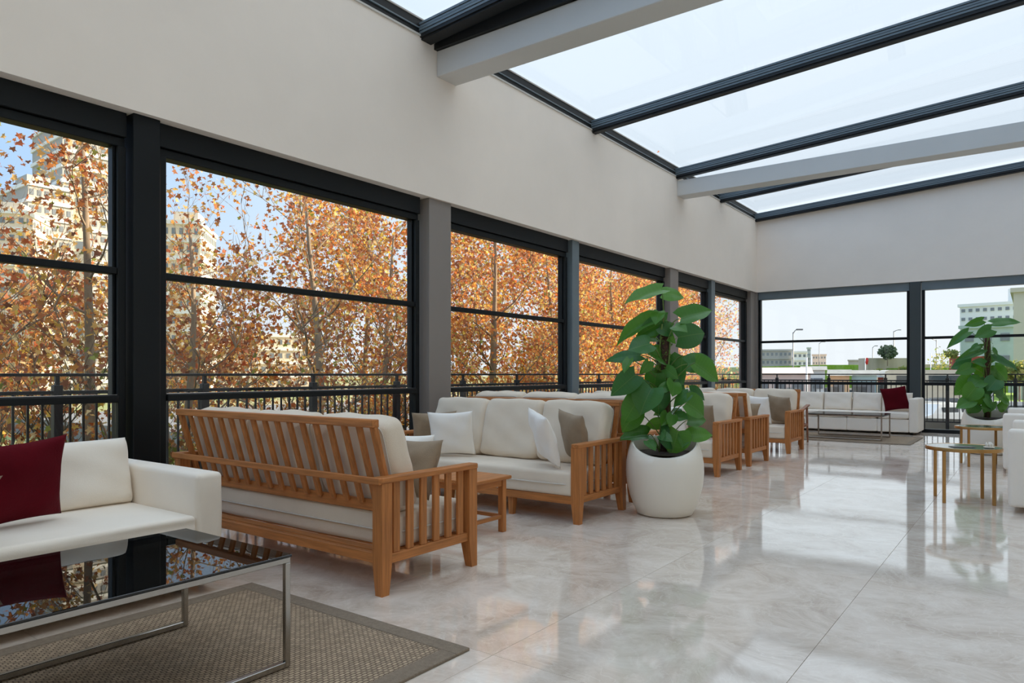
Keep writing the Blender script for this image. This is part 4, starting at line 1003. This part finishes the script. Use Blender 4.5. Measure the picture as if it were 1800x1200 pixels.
# vehicles
def vehicle(label, name, u, v, dist, m, yaw=0, van=False, zb=-1.85, cat='car', group=None, s=1.0):
    p = at_d(u, v, dist); e = thing(name, label, cat, (p.x, p.y, zb), ANG + yaw, group); L, Wd, H = (5.2, 2.0, 2.3) if van else (4.3, 1.75, 1.45)
    L *= s; Wd *= s; H *= s
    pr = [(-L / 2, .3), (-L / 2, H * .55), (-L * .42, H * .62), (-L * .30, H * .97), (L * .12 if not van else L * .28, H), (L * .30 if not van else L * .40, H * .62), (L * .48, H * .55), (L / 2, H * .4), (L / 2, .3)]
    if van: pr[1] = (-L / 2, H * .9); pr[2] = (-L * .49, H * .97); pr[3] = (-L * .45, H)
    m_ = MB(); n = len(pr); ins = lambda z: .12 * max(0, (z - H * .6) / (H * .4))
    m_.add([(x, -Wd / 2 + ins(z), z) for x, z in pr] + [(x, Wd / 2 - ins(z), z) for x, z in pr], [tuple(range(n))] + [tuple(range(n, 2 * n))[::-1]] + [(i, i + n, (i + 1) % n + n, (i + 1) % n) for i in range(n)]); m_.obj('body', m, e, False)
    for a, b in (((-.28, -.05), (.0, .2)) if not van else ((-.38, -.12), (-.06, .30))):
        MB().box(L * a, L * b, -Wd / 2 - .01 + .03, Wd / 2 + .01 - .03, H * .68, H * .86).obj('side_window', 'car_glass', e)
    for x in (-L * .31, L * .31):
        for y in (-Wd / 2 + .02, Wd / 2 - .2): MB().tube([(x, y, .32 * s), (x, y + .18, .32 * s)], .32 * s, 14).obj('wheel', 'tyre', e)
    return e
shed('white cabin with a raised roof and small dark windows beside the long low white building', 1410, 1450, 643, 650, 690, 64, 5, 'bld_white', 'roof_gray', 2)
vehicle('beige van nearest the post in the right hand end window', 'van', 1634, 668, 60, 'car_beige', rad(-15), True, cat='van', s=1.45)
vehicle('silver van beside the beige one in the right hand end window', 'van', 1655, 667, 66, 'car_silver', rad(-20), True, cat='van', s=1.45)
cars = 'cars parked beyond the end railing'
for i, (u, d, m_, yw, lab) in enumerate([(1638, 40, 'car_silver', 10, 'silver car low behind the railing by the arm of the long white sofa'), (1668, 38, 'car_white', 12, 'white car low behind the railing left of the smaller plant'), (1655, 46, 'car_dark', 8, 'dark car behind the silver and white cars'), (1352, 84, 'car_red', 20, 'red brown car low at the left of the end window'), (1446, 80, 'car_dark', 5, 'dark car below the white cabin'), (1486, 78, 'car_beige', 0, 'beige car below the tan shed'), (1560, 74, 'car_beige', 10, 'beige car near the brown site hut'), (1770, 40, 'car_silver', 0, 'silver car behind the smaller plant'), (1590, 70, 'car_white', 0, 'white car left of the dark post between end windows')]):
    vehicle(lab, 'car', u, 700, d, m_, rad(yw), group=cars)
bxp = at_d(1684, 690, 96); e = thing('blue_container', 'blue container behind the leaves of the smaller plant', 'container', (bxp.x, bxp.y, -1.75), 0)
MB().box(-1.8, 1.8, 0, 2.5, 0, 2.3).obj('body', 'blue_box', e)
r_ = MB(); [r_.box(-1.7 + k * .45, -1.5 + k * .45, -.06, 0, .1, 2.2) for k in range(8)]; r_.obj('ribs', 'blue_box', e)
# poles
def lamp_post(label, u, vt, dist, arm=-1, r=.06, m='lamp_metal', head=True, cat='street lamp', name='street_lamp', zb=-2.0, armlen=1.2):
    p = at_d(u, vt, dist); e = thing(name, label, cat, (p.x, p.y, zb), ANG); h = p.z - zb
    MB().tube([(0, 0, 0), (0, 0, h)], [r, r * .6], 8).obj('pole', m, e, True)
    if head:
        MB().tube([(0, 0, h - .1), (arm * armlen * .5, 0, h + .12), (arm * armlen, 0, h + .25)], r * .5, 6).obj('arm', m, e, True)
        MB().box(*sorted((arm * armlen, arm * (armlen + .5))), -.12, .12, h + .18, h + .30).obj('lamp_head', m, e)
    return e
lamp_post('tall street lamp in front of the grey apartment block', 1394, 584, 60, 1, .07, armlen=.3)
lamp_post('thick white pole right of the street lamp', 1418, 628, 40, 1, .08, 'white_paint', False, 'pole', 'flag_pole')
lamp_post('thin distant lamp post left of the round tree', 1534, 610, 130, 1, .10, armlen=.4)
lamp_post('thin distant lamp post behind the round tree', 1571, 582, 130, 1, .12, armlen=.8)
lamp_post('street lamp with a long arm in the right hand end window', 1646, 597, 62, -1, .05, armlen=1.0)
lamp_post('thin white pole in the right hand end window', 1636, 620, 60, 1, .05, 'white_paint', False, 'pole', 'flag_pole')
lamp_post('thin distant lamp post just right of the narrow green tower', 1440, 603, 120, 1, .07, armlen=.5)
fp = at_d(1521, 628, 90); e = thing('flag', 'red flag hanging on a thin pole before the tan wall', 'flag', (fp.x, fp.y, -2.0), ANG)
MB().tube([(0, 0, 0), (0, 0, fp.z + 2.0)], .05, 6).obj('pole', 'white_paint', e, True)
m_ = MB(); N_ = 8
vs_ = [(-.04 + .42 * i / 2 + .0, .06 * math.sin(j + i), fp.z + 2.0 - .05 - j * .12) for j in range(N_) for i in range(3)]
m_.add([(x, y, z) for x, y, z in vs_] + [(x, y + .02, z) for x, y, z in vs_], [(j * 3 + i, j * 3 + i + 1, j * 3 + i + 4, j * 3 + i + 3) for j in range(N_ - 1) for i in range(2)] + [(24 + j * 3 + i, 24 + j * 3 + i + 3, 24 + j * 3 + i + 4, 24 + j * 3 + i + 1) for j in range(N_ - 1) for i in range(2)]); m_.obj('cloth', 'red', e, True)
GC_HAZE = np.array([lin(c) for c in ((116, 134, 104), (132, 148, 118), (100, 118, 94))]); YC = np.array([lin(c) for c in ((150, 160, 80), (176, 168, 96), (120, 140, 70))])  # tree greens lightened, distance haze mixed into the colour
def bush_px(label, u, v, dist, rpx, n, cols, size, seed, zb=-2, name='tree', cat='tree', flat=.8):
    p = at_d(u, v, dist); r = rpx * dist / F; e = thing(name, label, cat, (p.x, p.y, zb))
    a = NP.normal(size=(n, 3)); a /= np.linalg.norm(a, axis=1)[:, None]; a *= NP.uniform(.2, 1.15, (n, 1)) ** .6 * (1 + .25 * np.sin(a[:, :1] * 9 + a[:, 1:2] * 7 + a[:, 2:] * 11)); a = a * np.array([r, r, r * flat]) + np.array([0, 0, p.z - zb])
    MB().tube([(0, 0, 0), (0, 0, p.z - zb - r * .2)], [r * .08, r * .04], 7).obj('trunk', 'bark', e, True); leaf_cloud('foliage', a, size, 'autumn', e, cols, False)
bush_px('round dark green tree above the tan retaining wall', 1560, 619, 118, 12, 1800, GC_HAZE, .55, 1, zb=2.5)
bush_px('yellowish leafless looking young tree in the right hand end window', 1652, 640, 60, 15, 260, YC, .20, 2, flat=1.7)
bush_px('brown green tree left of the large white building', 1672, 622, 90, 11, 420, YC, .35, 3, flat=.6)
bush_px('yellow green bush before the tan retaining wall', 1592, 652, 80, 12, 900, YC, .35, 4, name='bush', cat='bush', flat=.6)
bush_px('low green bush near the railing below the vans', 1632, 694, 60, 9, 500, YC, .22, 5, name='bush', cat='bush', flat=.5, zb=-1.75)
bush_px('green hedge bush behind the brown site hut', 1545, 655, 75, 9, 700, YC, .3, 6, name='bush', cat='bush', flat=.6)
bush_px('hazy green tree behind the smaller plant at the right edge', 1792, 655, 50, 26, 1200, YC, .3, 7, flat=.7)
